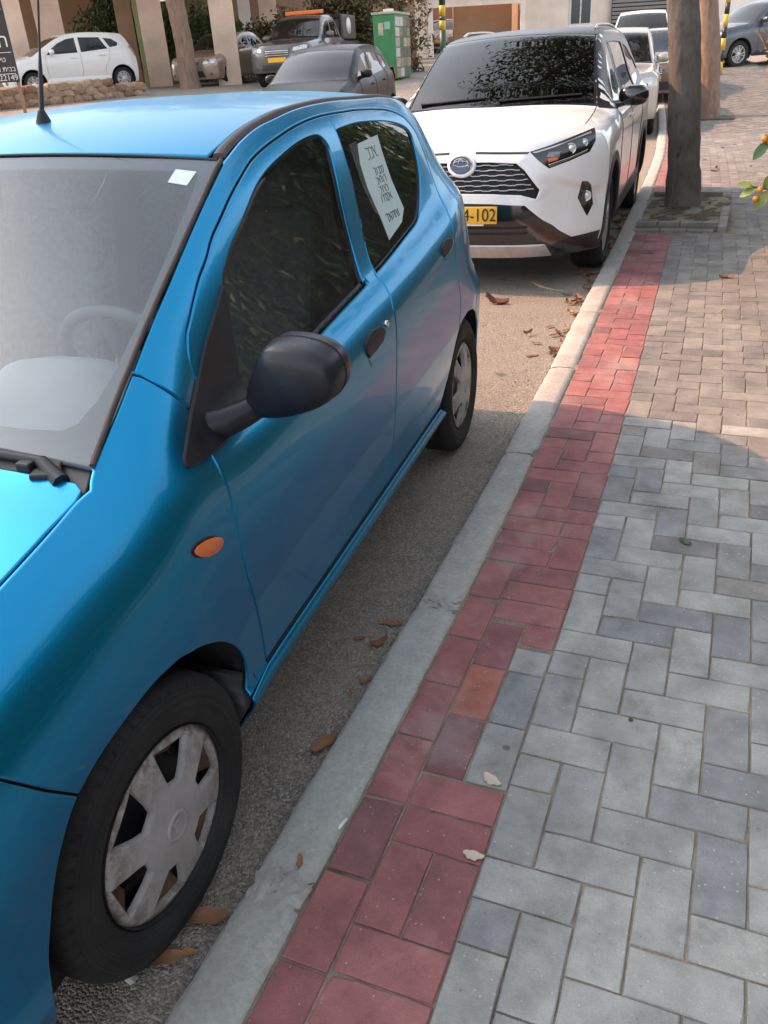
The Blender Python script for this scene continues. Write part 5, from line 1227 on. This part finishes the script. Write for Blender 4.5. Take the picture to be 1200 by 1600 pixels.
tree('street_tree', 'second street tree further up the pavement behind the grey-barked one', (-.62, 16.9, float(gz(-.6, 16.9))+KT), [(0, 0, -.05), (0, 0, .1), (-.04, 0, .7), (-.12, 0, 1.3), (-.26, 0, 2.1), (-.45, 0, 3.4)], [.21, .19, .175, .17, .16, .13],
     [(-.8, 0, 5.0, 2.0, 2.0, 1.3), (.3, .8, 4.6, 1.5, 1.5, 1.0), (-1.6, -.8, 4.6, 1.4, 1.4, .9)], 5000, .14, M_BARKB, M_LEAF,
     [([(-.1, 0, 1.25), (-.34, -.02, 1.9), (-.60, -.05, 2.9), (-.9, -.1, 4.2)], .10)], 4, 'street trees')
tree('brown_tree', 'thick brown tree trunk standing between the pillars in front of the tan sedan', ground_at(*sc(-17.61, 25.46)), [(0, 0, -.1), (0, 0, .1), (-.02, 0, 1.0), (-.06, 0, 2.0), (-.14, 0, 3.0), (-.2, 0, 4.4)], [.35, .29, .255, .25, .27, .26],
     [(-.3, 0, 6.2, 2.4, 2.4, 1.4), (1.2, .6, 5.8, 1.6, 1.6, 1.0), (-1.6, -.6, 5.8, 1.6, 1.6, 1.0)], 3500, .2, M_BARKB, M_LEAF, [([(-.16, 0, 3.2), (-.8, 0, 4.2), (-1.5, -.2, 5.4)], .14), ([(-.18, 0, 3.6), (.5, .2, 4.6), (1.1, .4, 5.6)], .13)], 5)
# tree pit: soil framed with edging blocks
e8 = float(edge(7.4))
pit = empty('tree_pit', (e8, 7.4, KT)); tag(pit, 'square soil pit with a raised brick edging round the grey-barked street tree', 'tree pit')
px0, px1, py0, py1 = -.30, .46, -.95, 1.0
Gs = np.array([[(px0+(px1-px0)*i/16, py0+.22+(py1-py0-.22)*j/24, -.006+.012*math.sin(i*.9+j*.23)*math.sin(j*.61+1)+random.uniform(-.012, .016)) for j in range(25)] for i in range(17)])
MB().grid(Gs).build('soil', M_SOIL, pit)
M_EDGE = conc('edging_concrete', (.17, .155, .14), (.30, .275, .25)); M_EDGE_D = conc('edging_dark', (.075, .065, .06), (.15, .13, .115))
edge_w = MB()
def block(x, y, w, d, z=.035, m=None): MB().box((x, y, z/2-.02), (w, d, z+.04), rz=random.uniform(-.02, .02)).build('edging_block', m or M_EDGE, pit, bevel=.006)
for k in range(3): block(px0+.12+.22*k, py0+.02, .21, .035, .020)
for k in range(4): block(px0+.10+.185*k, py0+.235, .175, .07, .045)
for k in range(4): block(px1-.03, py0+.10+.26*k+.02, .07, .24, .05)
for k in range(3): block(px0+.10+.23*k, py1, .22, .07, .04)
MB().box((.06, py0+.13, .0), (.68, .16, .02)).build('brick_infill', M_EDGE_D, pit, bevel=.004)
e17 = MB().box((0, 0, -.02), (.9, .9, .06)).build('tree_pit', M_SOIL, None, bevel=.01, loc=(-.60, 16.9, float(gz(-.6, 16.9))+KT)); tag(e17, 'soil square at the foot of the second street tree', 'tree pit')
# hedge along the garden side of the pavement, with orange berries
rng = np.random.default_rng(11)
hedge = empty('hedge', (1.75, 3, KT)); tag(hedge, 'dense green hedge with small orange berries along the right side of the pavement', 'hedge')
n = 60000; pts = np.empty((n, 3)); yy = rng.uniform(-5.5, 9.5, n); th_ = rng.uniform(0, 2*math.pi, n); rr = .72+.28*rng.random(n)**.5
wob = .10*np.sin(yy*2.3+1)+.07*np.sin(yy*5.1)+.05*np.sin(th_*5+yy*3)
ca, sa = np.cos(th_), np.sin(th_)
pts[:, 0] = np.sign(ca)*np.abs(ca)**.55*(.42+wob)*rr; pts[:, 1] = yy; pts[:, 2] = 1.25+np.sign(sa)*np.abs(sa)**.55*(.98+wob)*rr
foliage('foliage', pts, .075, M_HLEAF, hedge, rng)
Gc = np.array([[(.24*math.copysign(abs(math.cos(q))**.5, math.cos(q))*(1+.12*math.sin(y*3+q*2)), y, 1.22+.74*math.copysign(abs(math.sin(q))**.5, math.sin(q))*(1+.10*math.sin(y*2.1+q*3))) for q in np.linspace(0, 2*math.pi, 24, endpoint=False)] for y in np.linspace(-5.4, 9.4, 80)])
MB().grid(Gc, closed=True).build('dark_core', pm('hedge_inside', (.018, .022, .010), .95, 0, .6, 9, 1.0, 14, .05), hedge)  # opaque dark core added so no sky shows through the reflected hedge
for y in np.arange(-5.2, 9.4, .6):
    b = (rng.uniform(-.08, .08), y+rng.uniform(-.15, .15)); MB().tube([(b[0], b[1], -.05), (b[0]+.04, b[1], .4), (b[0]-.05, b[1]+.1, 1.0), (b[0]+.08, b[1]-.05, 1.6)], [.02, .016, .012, .006], 6).build('stem', M_BARK, hedge)
M_BERRY = pm('orange_berry', (.75, .24, .02), .35, 0, .15, 30)
bmesh_ = MB().lathe([(-.0065, .001), (-.005, .0045), (0, .0068), (.005, .0045), (.0065, .001)], 8, 'z')
be = MB()
for k in range(160):
    p = pts[rng.integers(0, n)]*np.array([1.06, 1, 1.03]); be.add([(v[0]+p[0], v[1]+p[1], v[2]+p[2]) for v in bmesh_.v], bmesh_.f, True)
o = be.build('berries', M_BERRY, hedge); tag(o, kind='stuff')
MB().box((.12, 2.0, -.03), (1.0, 15.2, .14)).build('planter_kerb', M_EDGE, hedge, bevel=.01)
# sprays that reach out over the pavement
def spray(name, P, leaf_pos, berries):
    tw = MB().tube(P, list(np.linspace(.006, .002, len(P))), 6).build(name, M_BARK, hedge)
    for (p, d, s, yellow) in leaf_pos:
        s *= .72
        p = Vector(p); d = Vector(d).normalized(); side = d.cross(Vector((.25, -.6, .75))).normalized(); nn = side.cross(d); V = []; F = []
        for i in range(7):
            k = i/6; w = s*.27*math.sin(math.pi*min(1, k*.93+.04))**.8
            c = p+d*s*k-nn*s*.18*k*k
            V += [c-side*w+nn*w*.25, c, c+side*w+nn*w*.25]
        for i in range(6):
            for j in range(2): F.append((i*3+j, i*3+j+1, i*3+j+4, i*3+j+3))
        mesh_obj('leaf', V, F, M_YLEAF if yellow else M_SLEAF, tw, True)
    for p in berries:
        o = link('berry', BERRY, tw, p); o.scale = (1.25,)*3
M_SLEAF = pm('spray_leaf', (.035, .10, .022), .4, 0, .3, 60); M_YLEAF = pm('spray_leaf_young', (.22, .25, .05), .45, 0, .25, 60)
BERRY = bmesh_.mesh('berry', M_BERRY)
hl = lambda x, y, z: (x-1.75, y-3, z-KT)
spray('spray', [hl(1.5, 1.5, 1.35), hl(.8, 1.45, 1.30), hl(.45, 1.43, 1.30), hl(.22, 1.40, 1.275), hl(.14, 1.40, 1.255)],
      [(hl(.19, 1.40, 1.268), (-.75, -.05, -.35), .075, False), (hl(.16, 1.40, 1.258), (-.55, -.3, -.65), .07, False), (hl(.22, 1.40, 1.27), (-.2, -.3, -.9), .06, False), (hl(.16, 1.40, 1.26), (-.3, 0, .9), .03, True), (hl(.30, 1.42, 1.28), (-.3, -.5, .6), .07, False)],
      [hl(.150, 1.392, 1.268), hl(.165, 1.395, 1.262), hl(.20, 1.39, 1.282)])
spray('spray', [hl(1.5, 1.5, 1.2), hl(.8, 1.5, 1.10), hl(.45, 1.46, 1.12), hl(.24, 1.40, 1.13), hl(.13, 1.40, 1.15)],
      [(hl(.14, 1.40, 1.148), (-.85, -.05, .25), .06, True), (hl(.15, 1.40, 1.145), (-.8, -.1, -.35), .065, True), (hl(.18, 1.40, 1.138), (-.45, -.2, -.8), .075, True), (hl(.22, 1.40, 1.132), (-.2, -.35, -.9), .10, False), (hl(.27, 1.40, 1.13), (.1, -.3, -.9), .10, False), (hl(.21, 1.40, 1.135), (.2, -.2, .9), .07, False), (hl(.17, 1.40, 1.14), (.1, -.2, .8), .05, True)],
      [hl(.150, 1.39, 1.118), hl(.158, 1.39, 1.142), hl(.20, 1.385, 1.12)])
# ---------------------------------------------------------------- across the street
def plaster(name, c, var=.12): return pm(name, c, .9, 0, var, 1.2, .25, 30, .01)
M_PIL = plaster('pillar_plaster', (.62, .47, .37), .2); M_PILB = plaster('brown_pillar_plaster', (.30, .19, .125), .25); M_GREEN_E = plaster('green_edge_plaster', (.30, .34, .16))
M_WALLB = plaster('brown_wall_plaster', (.26, .17, .11)); M_CREAM = plaster('cream_plaster', (.68, .58, .49)); M_CREAM2 = plaster('pale_plaster', (.76, .69, .62))
M_WINF = pm('window_frame', (.6, .6, .58), .5); M_WING = pm('window_pane', (.03, .035, .04), .08, 0, .2, 2); M_SHUT = pm('shutter', (.18, .17, .16), .6)
blk = empty('apartment_building', ground_at(-22.5, 30)); tag(blk, 'apartment building standing on tall plaster pillars over parked cars at the left', 'building')
bz = float(gz(-22.5, 30))
def lp(x, y, z):
    x, y = sc(x, y); return (x+22.5, y-30, z-bz)
def facing(x, y): return math.atan2(y+1.2, x-.1)-math.pi/2
for (x, y, w, d, m) in ((-23.02, 23.72, .70, .40, M_PIL), (-23.47, 26.0, .90, .45, M_PIL), (-22.63, 29.24, .62, .45, M_PILB), (-22.19, 29.47, .26, .45, M_GREEN_E), (-20.45, 27.86, .82, .40, M_PIL), (-23.49, 35.94, .95, .5, M_PILB), (-16.98, 27.03, .80, .36, M_PIL), (-20.75, 34.09, .55, .4, M_PILB), (-20.86, 37.48, .80, .5, M_PIL), (-22.18, 43.56, 1.0, .5, M_PIL)):
    z0 = float(gz(*sc(x, y))); MB().box((0, 0, 2.3), (w*.87, d, 4.9)).build('pillar', m, blk, bevel=.02, loc=lp(x, y, z0), rot=(0, 0, facing(x, y)))
MB().box((0, 0, 0), (6.0, .3, 4.4)).build('back_wall', M_WALLB, blk, loc=lp(-27.6, 32.1, 3.0), rot=(0, 0, facing(-27.5, 32)))
MB().box((0, 0, 0), (17, .3, 3.0)).build('back_wall', M_WALLB, blk, loc=lp(-25.0, 40.0, 2.6), rot=(0, 0, facing(-25, 40)))
MB().box((0, 0, 0), (14, 20, .5)).build('floor_slab', M_CREAM, blk, loc=lp(-26.5, 33.5, 5.6), rot=(0, 0, R(35)))
MB().box((0, 0, 0), (1.1, .25, 4.4)).build('wall_panel', M_CREAM2, blk, loc=lp(-22.0, 36.6, 3.2), rot=(0, 0, facing(-22, 36.6)))
# pale house far behind the pillars
far = empty('pale_house', ground_at(-33, 50)); tag(far, 'pale house with dark windows seen far behind the pillars and bushes', 'building'); fz = float(gz(-33, 50))
MB().box((0, 0, 4.5), (46, 6, 11)).build('wall', M_CREAM2, far, rot=(0, 0, R(33)))
for k in range(8):
    for q in range(2):
        w = MB().box((0, 0, 0), (1.9, .12, 1.5)).build('window', M_WINF, far, rot=(0, 0, R(33)))
        c = Euler((0, 0, R(33))).to_matrix() @ Vector((-20+5.6*k, -3.02, 2.4+3.2*q)); w.location = c
        MB().box((-.47, -.05, 0), (.84, .06, 1.3)).build('pane', M_WING, w); MB().box((.47, -.05, 0), (.84, .06, 1.3)).build('pane', M_WING, w)
def bush(name, label, x, y, blobs, n, size, mat, seed, group='bushes across the street'):
    r = empty(name, ground_at(*(sc(x, y) if x < -2 else (x, y))), 0, label, 'bush', group); g = np.random.default_rng(seed)
    foliage('foliage', blob_points(blobs, n, g, .35), size, mat, r, g)
    for k in range(4): MB().tube([(g.uniform(-.2, .2), g.uniform(-.2, .2), -.05), (g.uniform(-.4, .4), g.uniform(-.3, .3), .7), (g.uniform(-.7, .7), g.uniform(-.4, .4), 1.4)], [.04, .03, .012], 6).build('stem', M_BARKB, r)
    return r
bush('bush', 'large olive bush between the pickup truck and the green cabinet', -14.6, 31.4, [(0, 0, 1.3, 1.5, 1.2, 1.3), (-1.2, .2, 1.0, 1.1, 1, 1.0), (.9, .2, .9, .9, .9, .9), (.2, 0, 2.1, 1.0, 1, .7)], 10400, .17, M_BUSH, 21)
bush('bush', 'small sunlit bush peeking over the green cabinet', -12.6, 33.4, [(0, 0, 1.9, .9, .8, .8), (0, 0, 1.0, .9, .8, 1.0)], 1800, .15, M_BUSH, 22)
bush('bush', 'dark green bush between the two pale pillars behind the brown trunk', -20.9, 31.2, [(0, 0, 1.2, 1.6, 1, 1.2), (1.2, .3, .9, 1.2, 1, .9), (-1.2, 0, 1.6, 1.0, 1, .9)], 8400, .17, M_LEAF, 23)
bush('bush', 'mottled bush in front of the brown wall behind the white hatchback', -24.6, 30.6, [(0, 0, 1.3, 1.3, 1, 1.3), (1.1, .3, .8, 1.0, .9, .8), (.3, 0, 2.4, .8, .8, .7)], 7200, .17, M_LEAF, 24)
bush('bush', 'dark bush behind the tan sedan and the pickup truck', -18.4, 33.6, [(0, 0, 1.0, 1.8, 1, 1.0), (1.6, .3, .9, 1.2, 1, .9)], 6400, .17, M_BUSH, 25)
bush('bush', 'leafy shrub at the right edge of the pavement near the striped pole', .62, 18.6, [(0, 0, 1.35, .42, .5, .75), (.3, .2, 1.8, .5, .5, .6)], 2600, .10, M_BUSH, 26)
# low stone wall: every stone its own block
t = NT('field_stone'); v = t.coord('Object'); n_ = t.noise(v, 6, 7, .65); oi = t.add('ObjectInfo').outputs['Random']
base = t.mix(.5, t.ramp(oi, [(0, (.20, .12, .075)), (.4, (.30, .19, .12)), (.7, (.36, .26, .18)), (1, (.25, .19, .15))]), t.ramp(n_, [(.3, .3), (.7, .7)]), 'OVERLAY')
M_STONE = t.final(base, .9, 0, t.bump(n_, .8, .03))
WX, WY = sc(-18.9, 20.8)
sw = empty('stone_wall', ground_at(WX, WY)); tag(sw, 'low wall of rough orange field stones in front of the white hatchback', 'wall')
STM = []
for k in range(6):
    bm = bmesh.new(); bmesh.ops.create_icosphere(bm, subdivisions=2, radius=.5)
    rs = random.Random(k)
    for vv in bm.verts:
        q = vv.co; q.x = math.copysign(abs(q.x)**.7, q.x); q.y = math.copysign(abs(q.y)**.7, q.y); q.z = math.copysign(abs(q.z)**.7, q.z)
        vv.co *= 1+rs.uniform(-.13, .13)
    me = bpy.data.meshes.new('stone'); bm.to_mesh(me); bm.free(); me.materials.append(M_STONE); STM.append(me)
a0, a1 = Vector(sc(-20.9, 17.2)), Vector(sc(-17.9, 22.9)); sz = float(gz(WX, WY)); L = (a1-a0).length; dr = (a1-a0)/L; u = 0
for row in range(3):
    u = -.15*row
    while u < L:
        w = random.uniform(.23, .40); hgt = random.uniform(.15, .19); c = a0+dr*(u+w/2); zz = float(gz(c.x, c.y))+.06+row*.145
        o = link('stone', random.choice(STM), sw, (c.x-WX, c.y-WY, zz-sz), (random.uniform(-.2, .2), random.uniform(-.2, .2), math.atan2(dr.y, dr.x)+random.uniform(-.15, .15)))
        o.scale = (w*1.02, .34, hgt*1.1); u += w*.93
        if row == 2 and u > L*.86: break
# sign with white lettering
M_SIGN = pm('sign_board_paint', (.035, .028, .027), .5, 0, .15, 3); M_WHITE = pm('white_lettering', (.72, .70, .67), .5)
sx, sy = -14.30, 14.08; sroot = empty('sign_board', ground_at(sx, sy), facing(sx, sy)); tag(sroot, 'dark notice board with white Hebrew lettering and a phone number at the left edge', 'sign')
z0 = float(gz(sx, sy)); bz0 = 1.54-z0
MB().box((-.75, 0, bz0+.85), (1.60, .05, 1.75)).build('board', M_SIGN, sroot, bevel=.008)
MB().box((.0, .06, bz0*.5+.3), (.07, .07, bz0+.7)).build('post', M_PILB, sroot); MB().box((-1.45, .06, bz0*.5+.3), (.07, .07, bz0+.7)).build('post', M_PILB, sroot)
for z in (bz0+.13, bz0+.52, bz0+1.28): MB().box((-.75, -.028, z), (1.5, .006, .012)).build('rule_line', M_WHITE, sroot)
def stext(s, size, z, x=.0): 
    try: plate_text(s, size, M_WHITE, sroot, (x, -.029, z), (R(90), 0, 0), 'lettering', align='RIGHT')
    except Exception as ex_: print('text', ex_)
stext('222149', .15, bz0+.055, .03); stext('פרמ תיבב', .13, bz0+.215, .02); stext('מוקיט', .13, bz0+.39, -.13); stext('הנה'[::-1], .34, bz0+.72); stext('א', .42, bz0+1.08, -.22)
# green recycling cabinet
cx, cy = sc(-10.64, 25.9, .9); thc = R(8)
cab = empty('green_cabinet', ground_at(cx, cy), thc); tag(cab, 'tall green metal recycling cabinet with a littered cage side', 'cabinet')
M_CAB = pm('green_sheet_metal', (.035, .20, .075), .5, .1, .15, 4); M_CAGE = pm('cage_side', (.12, .115, .09), .7, 0, .5, 9)
MB().box((0, .95, .84), (.62, 1.90, 1.58)).build('body', M_CAB, cab, bevel=.015)
MB().box((0, .95, 1.66), (.68, 1.96, .06)).build('roof', pm('cabinet_roof', (.40, .34, .28), .8), cab, bevel=.01)
M_POST = pm('poster_mix', (.34, .30, .26), .8, 0, .5, 6)
rs = random.Random(5)
for i in range(4):
    for j in range(6): MB().box((.318, .24+.47*i, .20+.25*j), (.03, .44, .22)).build('cage_panel', pm('cage_panel_%d' % (i*6+j), rs.choice([(.10, .10, .08), (.20, .16, .12), (.34, .30, .26), (.07, .12, .07), (.30, .20, .13), (.45, .43, .40)]), .7, 0, .4, 9), cab)
MB().box((.10, -.005, 1.36), (.17, .02, .18)).build('notice', pm('notice_paper', (.25, .38, .30), .6), cab); MB().box((-.09, -.006, 1.28), (.15, .02, .30)).build('notice', pm('notice_print', (.42, .34, .27), .6, 0, .4, 14), cab, bevel=.02)
MB().box((.08, .3, 1.72), (.26, .2, .08)).build('lid', M_WHITE, cab, bevel=.01)
# garage building
gb = empty('garage_building', ground_at(-11, 42.5)); tag(gb, 'cream building with a wide dark garage opening behind the white SUV', 'building'); gzb = float(gz(-11, 42.5))
ga = math.atan2(44.37-38.92, -6.15+15.35)
def gl_(u, d, z): return (u, d, z)
gm = empty('tmp'); bpy.data.objects.remove(gm)
def gbox(name, u0, u1, d0, d1, z0, z1, m, parent=None, bev=.02): 
    o = MB().box(((u0+u1)/2, (d0+d1)/2, (z0+z1)/2), (u1-u0, d1-d0, z1-z0)).build(name, m, parent or gb, bevel=bev); return o
gb.rotation_euler = (0, 0, ga)
# local u along the front: px 620..960 -> -5.3..5.4, opening -3.85..+.75
gbox('wall', -6.2, -3.75, 0, .3, -.2, 6, M_CREAM); gbox('wall', .80, 6.5, 0, .3, -.2, 6, M_CREAM); gbox('lintel', -3.75, .80, .002, .3, 2.02, 6, M_CREAM2)
gbox('door_frame', -3.80, -3.55, -.06, .0, -.1, 2.12, M_CREAM2); gbox('door_frame', .62, .86, -.06, .0, -.1, 2.12, M_CREAM2); gbox('door_frame', -3.55, .62, -.06, .0, 1.95, 2.12, M_CREAM2)
gbox('garage_wall', -4.2, 1.2, 6.0, 6.2, -.2, 3, M_WALLB); gbox('garage_wall', -4.2, -4.0, .3, 6.0, -.2, 3, M_WALLB); gbox('garage_wall', 1.0, 1.2, .3, 6.0, -.2, 3, M_WALLB); gbox('garage_wall', -2.2, .70, 1.6, 1.8, -.2, 2.3, M_WALLB)
gbox('balcony', -6.4, 2.4, -1.0, .0, 2.75, 3.9, M_CREAM2)
w = gbox('window', 3.0, 4.1, -.05, .0, .9, 2.4, M_WINF); gbox('pane', 3.08, 3.5, -.07, -.05, .98, 2.32, M_WING, w, 0); gbox('pane', 3.58, 4.02, -.07, -.05, .98, 2.32, M_WING, w, 0)
gbox('sill', 2.9, 4.2, -.14, .0, .80, .90, M_CREAM2)
for k in range(9): gbox('louvre', 5.0, 8.8, -.30, -.24, .9+.16*k, 1.02+.16*k, M_SHUT)
gbox('louvre_backing', 5.0, 8.8, -.24, -.2, .8, 2.5, M_INK)
gbox('wall', 6.5, 16, .5, .9, -.2, 6, M_CREAM2)
# poles
def pole(name, label, x, y, r, h, segs, tilt=0): 
    rt = empty(name, ground_at(x, y), 0, label, 'pole')
    z = 0
    for (l, m) in segs: MB().lathe([(z, .001), (z, r), (z+l, r), (z+l, .001)], 16, 'z').build('band', m, rt); z += l
    return rt
M_YEL = pm('yellow_pole_paint', (.55, .36, .03), .5); M_BLK = pm('black_pole_paint', (.02, .02, .022), .5); M_GPOLE = pm('dark_green_pole_paint', (.025, .07, .045), .45)
pole('striped_pole', 'black and yellow striped pole at the far end of the pavement', -.79, 25.08, .062, 4, [(.10, M_BLK)]+[((.28, M_YEL), (.26, M_BLK))[k % 2] for k in range(14)])
pole('green_pole', 'dark green lamp pole with yellow bands in front of the garage', -10.46, 31.12, .11, 5, [(1.12, M_GPOLE), (.30, M_YEL), (.12, M_GPOLE), (.34, M_YEL), (4.0, M_GPOLE)])
# unseen block added beside the road to shade the near end of the street
nb = empty('shade_block', (-19, -1.3, 0)); tag(nb, 'unseen tall plaster block added across the road to shade the near street', 'building')
MB().box((0, 0, 6.9), (10, 5.5, 13.8)).build('wall', M_CREAM, nb)
for fl in range(4):
    for k in range(2):
        w = MB().box((0, 0, 0), (.1, 1.5, 1.4)).build('window', M_WINF, nb, loc=(5.02, -1.25+2.5*k, 2.0+3.0*fl)); MB().box((.05, 0, 0), (.03, 1.3, 1.2)).build('pane', M_WING, w)
    MB().box((5.3, 0, 3.2+3.0*fl), (.6, 5.2, .16)).build('balcony_slab', M_CREAM2, nb)
MB().box((0, 0, 13.9), (10.4, 5.5, .25)).build('roof', M_CREAM2, nb)
# ---------------------------------------------------------------- small things on the ground
def leaf_obj(name, L, wd, curl, seed):
    rs = random.Random(seed); V = []; F = []; n = 9
    for i in range(n):
        k = i/(n-1); w = wd*math.sin(math.pi*min(1, k*.92+.05))**.75*(1+rs.uniform(-.28, .22)); z = curl*L*(4*(k-.5)**2)*.6+rs.uniform(-.03, .03)*L; off = rs.uniform(-.05, .05)*wd+.10*wd*math.sin(k*3+seed)
        for j, q in enumerate((-1, -.5, 0, .5, 1)): V.append(((k-.5)*L+rs.uniform(-.02, .02), off+q*w*.5+rs.uniform(-.012, .012), max(.002, z+curl*wd*1.6*q*q*(1.3 if q > 0 else .7)+rs.uniform(-.018, .018)+.02)))
    for i in range(n-1):
        for j in range(4): F.append((i*5+j, i*5+j+1, i*5+j+6, i*5+j+5))
    V += [(-.5*L-L*.22, rs.uniform(-.01, .01), .004), (-.5*L, -.0015, .005), (-.5*L, .0015, .005)]; F.append((len(V)-3, len(V)-2, len(V)-1))
    me = bpy.data.meshes.new(name); me.from_pydata(V, [], F); me.polygons.foreach_set('use_smooth', [True]*len(F)); return me
t = NT('dry_leaf'); v = t.coord(); oi = t.add('ObjectInfo').outputs['Random']
base = t.ramp(oi, [(0, (.14, .055, .03)), (.3, (.22, .10, .05)), (.6, (.30, .16, .075)), (1, (.19, .075, .04))])
base = t.mix(t.ramp(t.noise(v, 60, 5, .7), [(.45, 0.0), (.75, .7)]), base, (.07, .035, .025)); M_DRY = t.final(base, .7)
LM = [leaf_obj('dry_leaf', 1, .36, c, k) for k, c in enumerate((.10, .2, .05, .28, .16))]
for m_ in LM: m_.materials.append(M_DRY)
M_PALE = pm('pale_leaf', (.50, .43, .34), .8, 0, .2, 40); PALE = leaf_obj('pale_leaf', 1, .5, .08, 9); PALE.materials.append(M_PALE)
GREENL = leaf_obj('green_leaf', 1, .55, .1, 8); GREENL.materials.append(pm('green_leaf', (.05, .075, .03), .5, 0, .3, 40))
def put_leaf(x, y, z, L, rz, label, k=0, me=None, name='dry_leaf', group=None, ry=0):
    o = link(name, me or LM[k % 5], None, (x, y, z+.001), (random.uniform(-.1, .1), ry, rz)); o.scale = (L,)*3; return tag(o, label, 'leaf', group)
NEARL = 'fallen leaves in the gutter beside the blue car'
put_leaf(-.711, .66, 0, .075, .2, 'flat orange-brown leaf in the gutter beside the front door of the blue car', 2)
put_leaf(-.705, .555, 0, .06, 1.0, 'crumpled dark brown leaf in the gutter just below the flat orange one', 3)
put_leaf(-.77, .56, 0, .035, .5, 'small dark leaf scrap on the asphalt left of the crumpled leaf', 1)
put_leaf(-.68, .392, 0, .040, .9, 'small rounded brown leaf against the kerb face', 4)
put_leaf(-.70, .331, 0, .030, 2.0, 'tiny brown leaf in the gutter near the kerb face', 0)
put_leaf(-.685, .13, 0, .085, 1.15, 'curled reddish leaf leaning on the kerb beside the front wheel', 1)
put_leaf(-.712, -.385, 0, .105, .35, 'broad brown leaf on the asphalt right below the front wheel', 0)
put_leaf(-.731, -.479, 0, .10, .6, 'long rusty leaf in front of the front wheel at the bottom of the frame', 2)
put_leaf(-.555, -.246, KT+.003, .035, 1.9, 'small tan leaf fragment lying on the kerb top', 4)
put_leaf(-.221, -.112, KT, .045, .1, 'pale folded leaf on the edge of the red border', me=PALE, name='pale_leaf')
put_leaf(-.238, .095, KT, .05, -.4, 'pale crumbled leaf in the joint between red and grey paving', me=PALE, name='pale_leaf')
put_leaf(.093, 1.272, KT, .045, -.5, 'single dull green leaf lying on the grey paving', me=GREENL, name='green_leaf')
put_leaf(-1.334, 4.246, 0, .16, .1, 'curled tan leaf on the sunlit asphalt in front of the white SUV', 3, ry=.2)
put_leaf(-.85, 3.216, 0, .08, .7, 'orange leaf on the sunlit asphalt nearest the rear wheel of the blue car', 2)
put_leaf(.104, 4.871, KT, .10, .3, 'brown leaf lying alone on the pavement near the shadow of the white SUV', 1)
rd = random.Random(3)
for k in range(84):
    y = rd.uniform(3.2, 7.8); x = float(edge(y))-RED-KW-.02-abs(rd.gauss(0, .085)); L = rd.uniform(.05, .10)
    put_leaf(x, y, .004+.012*rd.random(), L, rd.uniform(0, 6), 'dry leaf in the drift along the kerb beside the white SUV', k, group='dry leaves drifted against the kerb')
for k in range(14):
    y = rd.uniform(6.5, 8.3); x = float(edge(7.4))+rd.uniform(-.26, .40); put_leaf(x, y, KT+.03, rd.uniform(.06, .10), rd.uniform(0, 6), 'dry leaf lying in the tree pit', k, group='dry leaves in the tree pit')
for k in range(8):
    y = rd.uniform(8.8, 14); x = float(edge(y))+rd.uniform(.0, .9); put_leaf(x, y, KT+float(gz(x, y))+.002, rd.uniform(.06, .10), rd.uniform(0, 6), 'dry leaf scattered on the far paving', k, group='dry leaves on the far paving')
o = MB().lathe([(0, .0008), (0, .0038), (.030, .0038), (.030, .0008)], 10, 'y').build('cigarette_end', M_WHITE, None, loc=(-.512, -.145, KT+.0075), rot=(0, 0, R(-12))); tag(o, 'white cigarette end lying on the kerb', 'litter')
def pebble(x, y, z, s, c, label):
    bm = bmesh.new(); bmesh.ops.create_icosphere(bm, subdivisions=2, radius=s)
    for vv in bm.verts: vv.co *= random.uniform(.75, 1.15); vv.co.z *= .6
    me = bpy.data.meshes.new('pebble'); bm.to_mesh(me); bm.free(); me.materials.append(pm('pebble', c, .9)); o = link('pebble', me, None, (x, y, z+s*.4)); tag(o, label, 'stone'); return o
pebble(-.776, -.539, 0, .013, (.45, .44, .42), 'whitish stone chip on the asphalt in front of the front wheel')
pebble(.03, .387, KT, .006, (.06, .08, .04), 'tiny dark green pellet on the grey paving')
# loose grit on the asphalt along the kerb
gr = MB(); 
for k in range(900):
    y = rd.uniform(-.8, 3.2); x = float(edge(y))-RED-KW-.01-abs(rd.gauss(0, .16)); s = rd.uniform(.0015, .005)
    V = [(x+s*a, y+s*b, max(0, s*c)) for a, b, c in ((-1, -1, 0), (1, -.8, 0), (.9, 1, 0), (-.8, .9, 0), (.1, 0, 1.3))]; gr.add(V, [(0, 1, 4), (1, 2, 4), (2, 3, 4), (3, 0, 4)])
o = gr.build('grit', conc('grit_stone', (.16, .14, .11), (.36, .32, .27)), None); tag(o, 'loose grit scattered on the asphalt along the kerb', 'grit', kind='stuff')
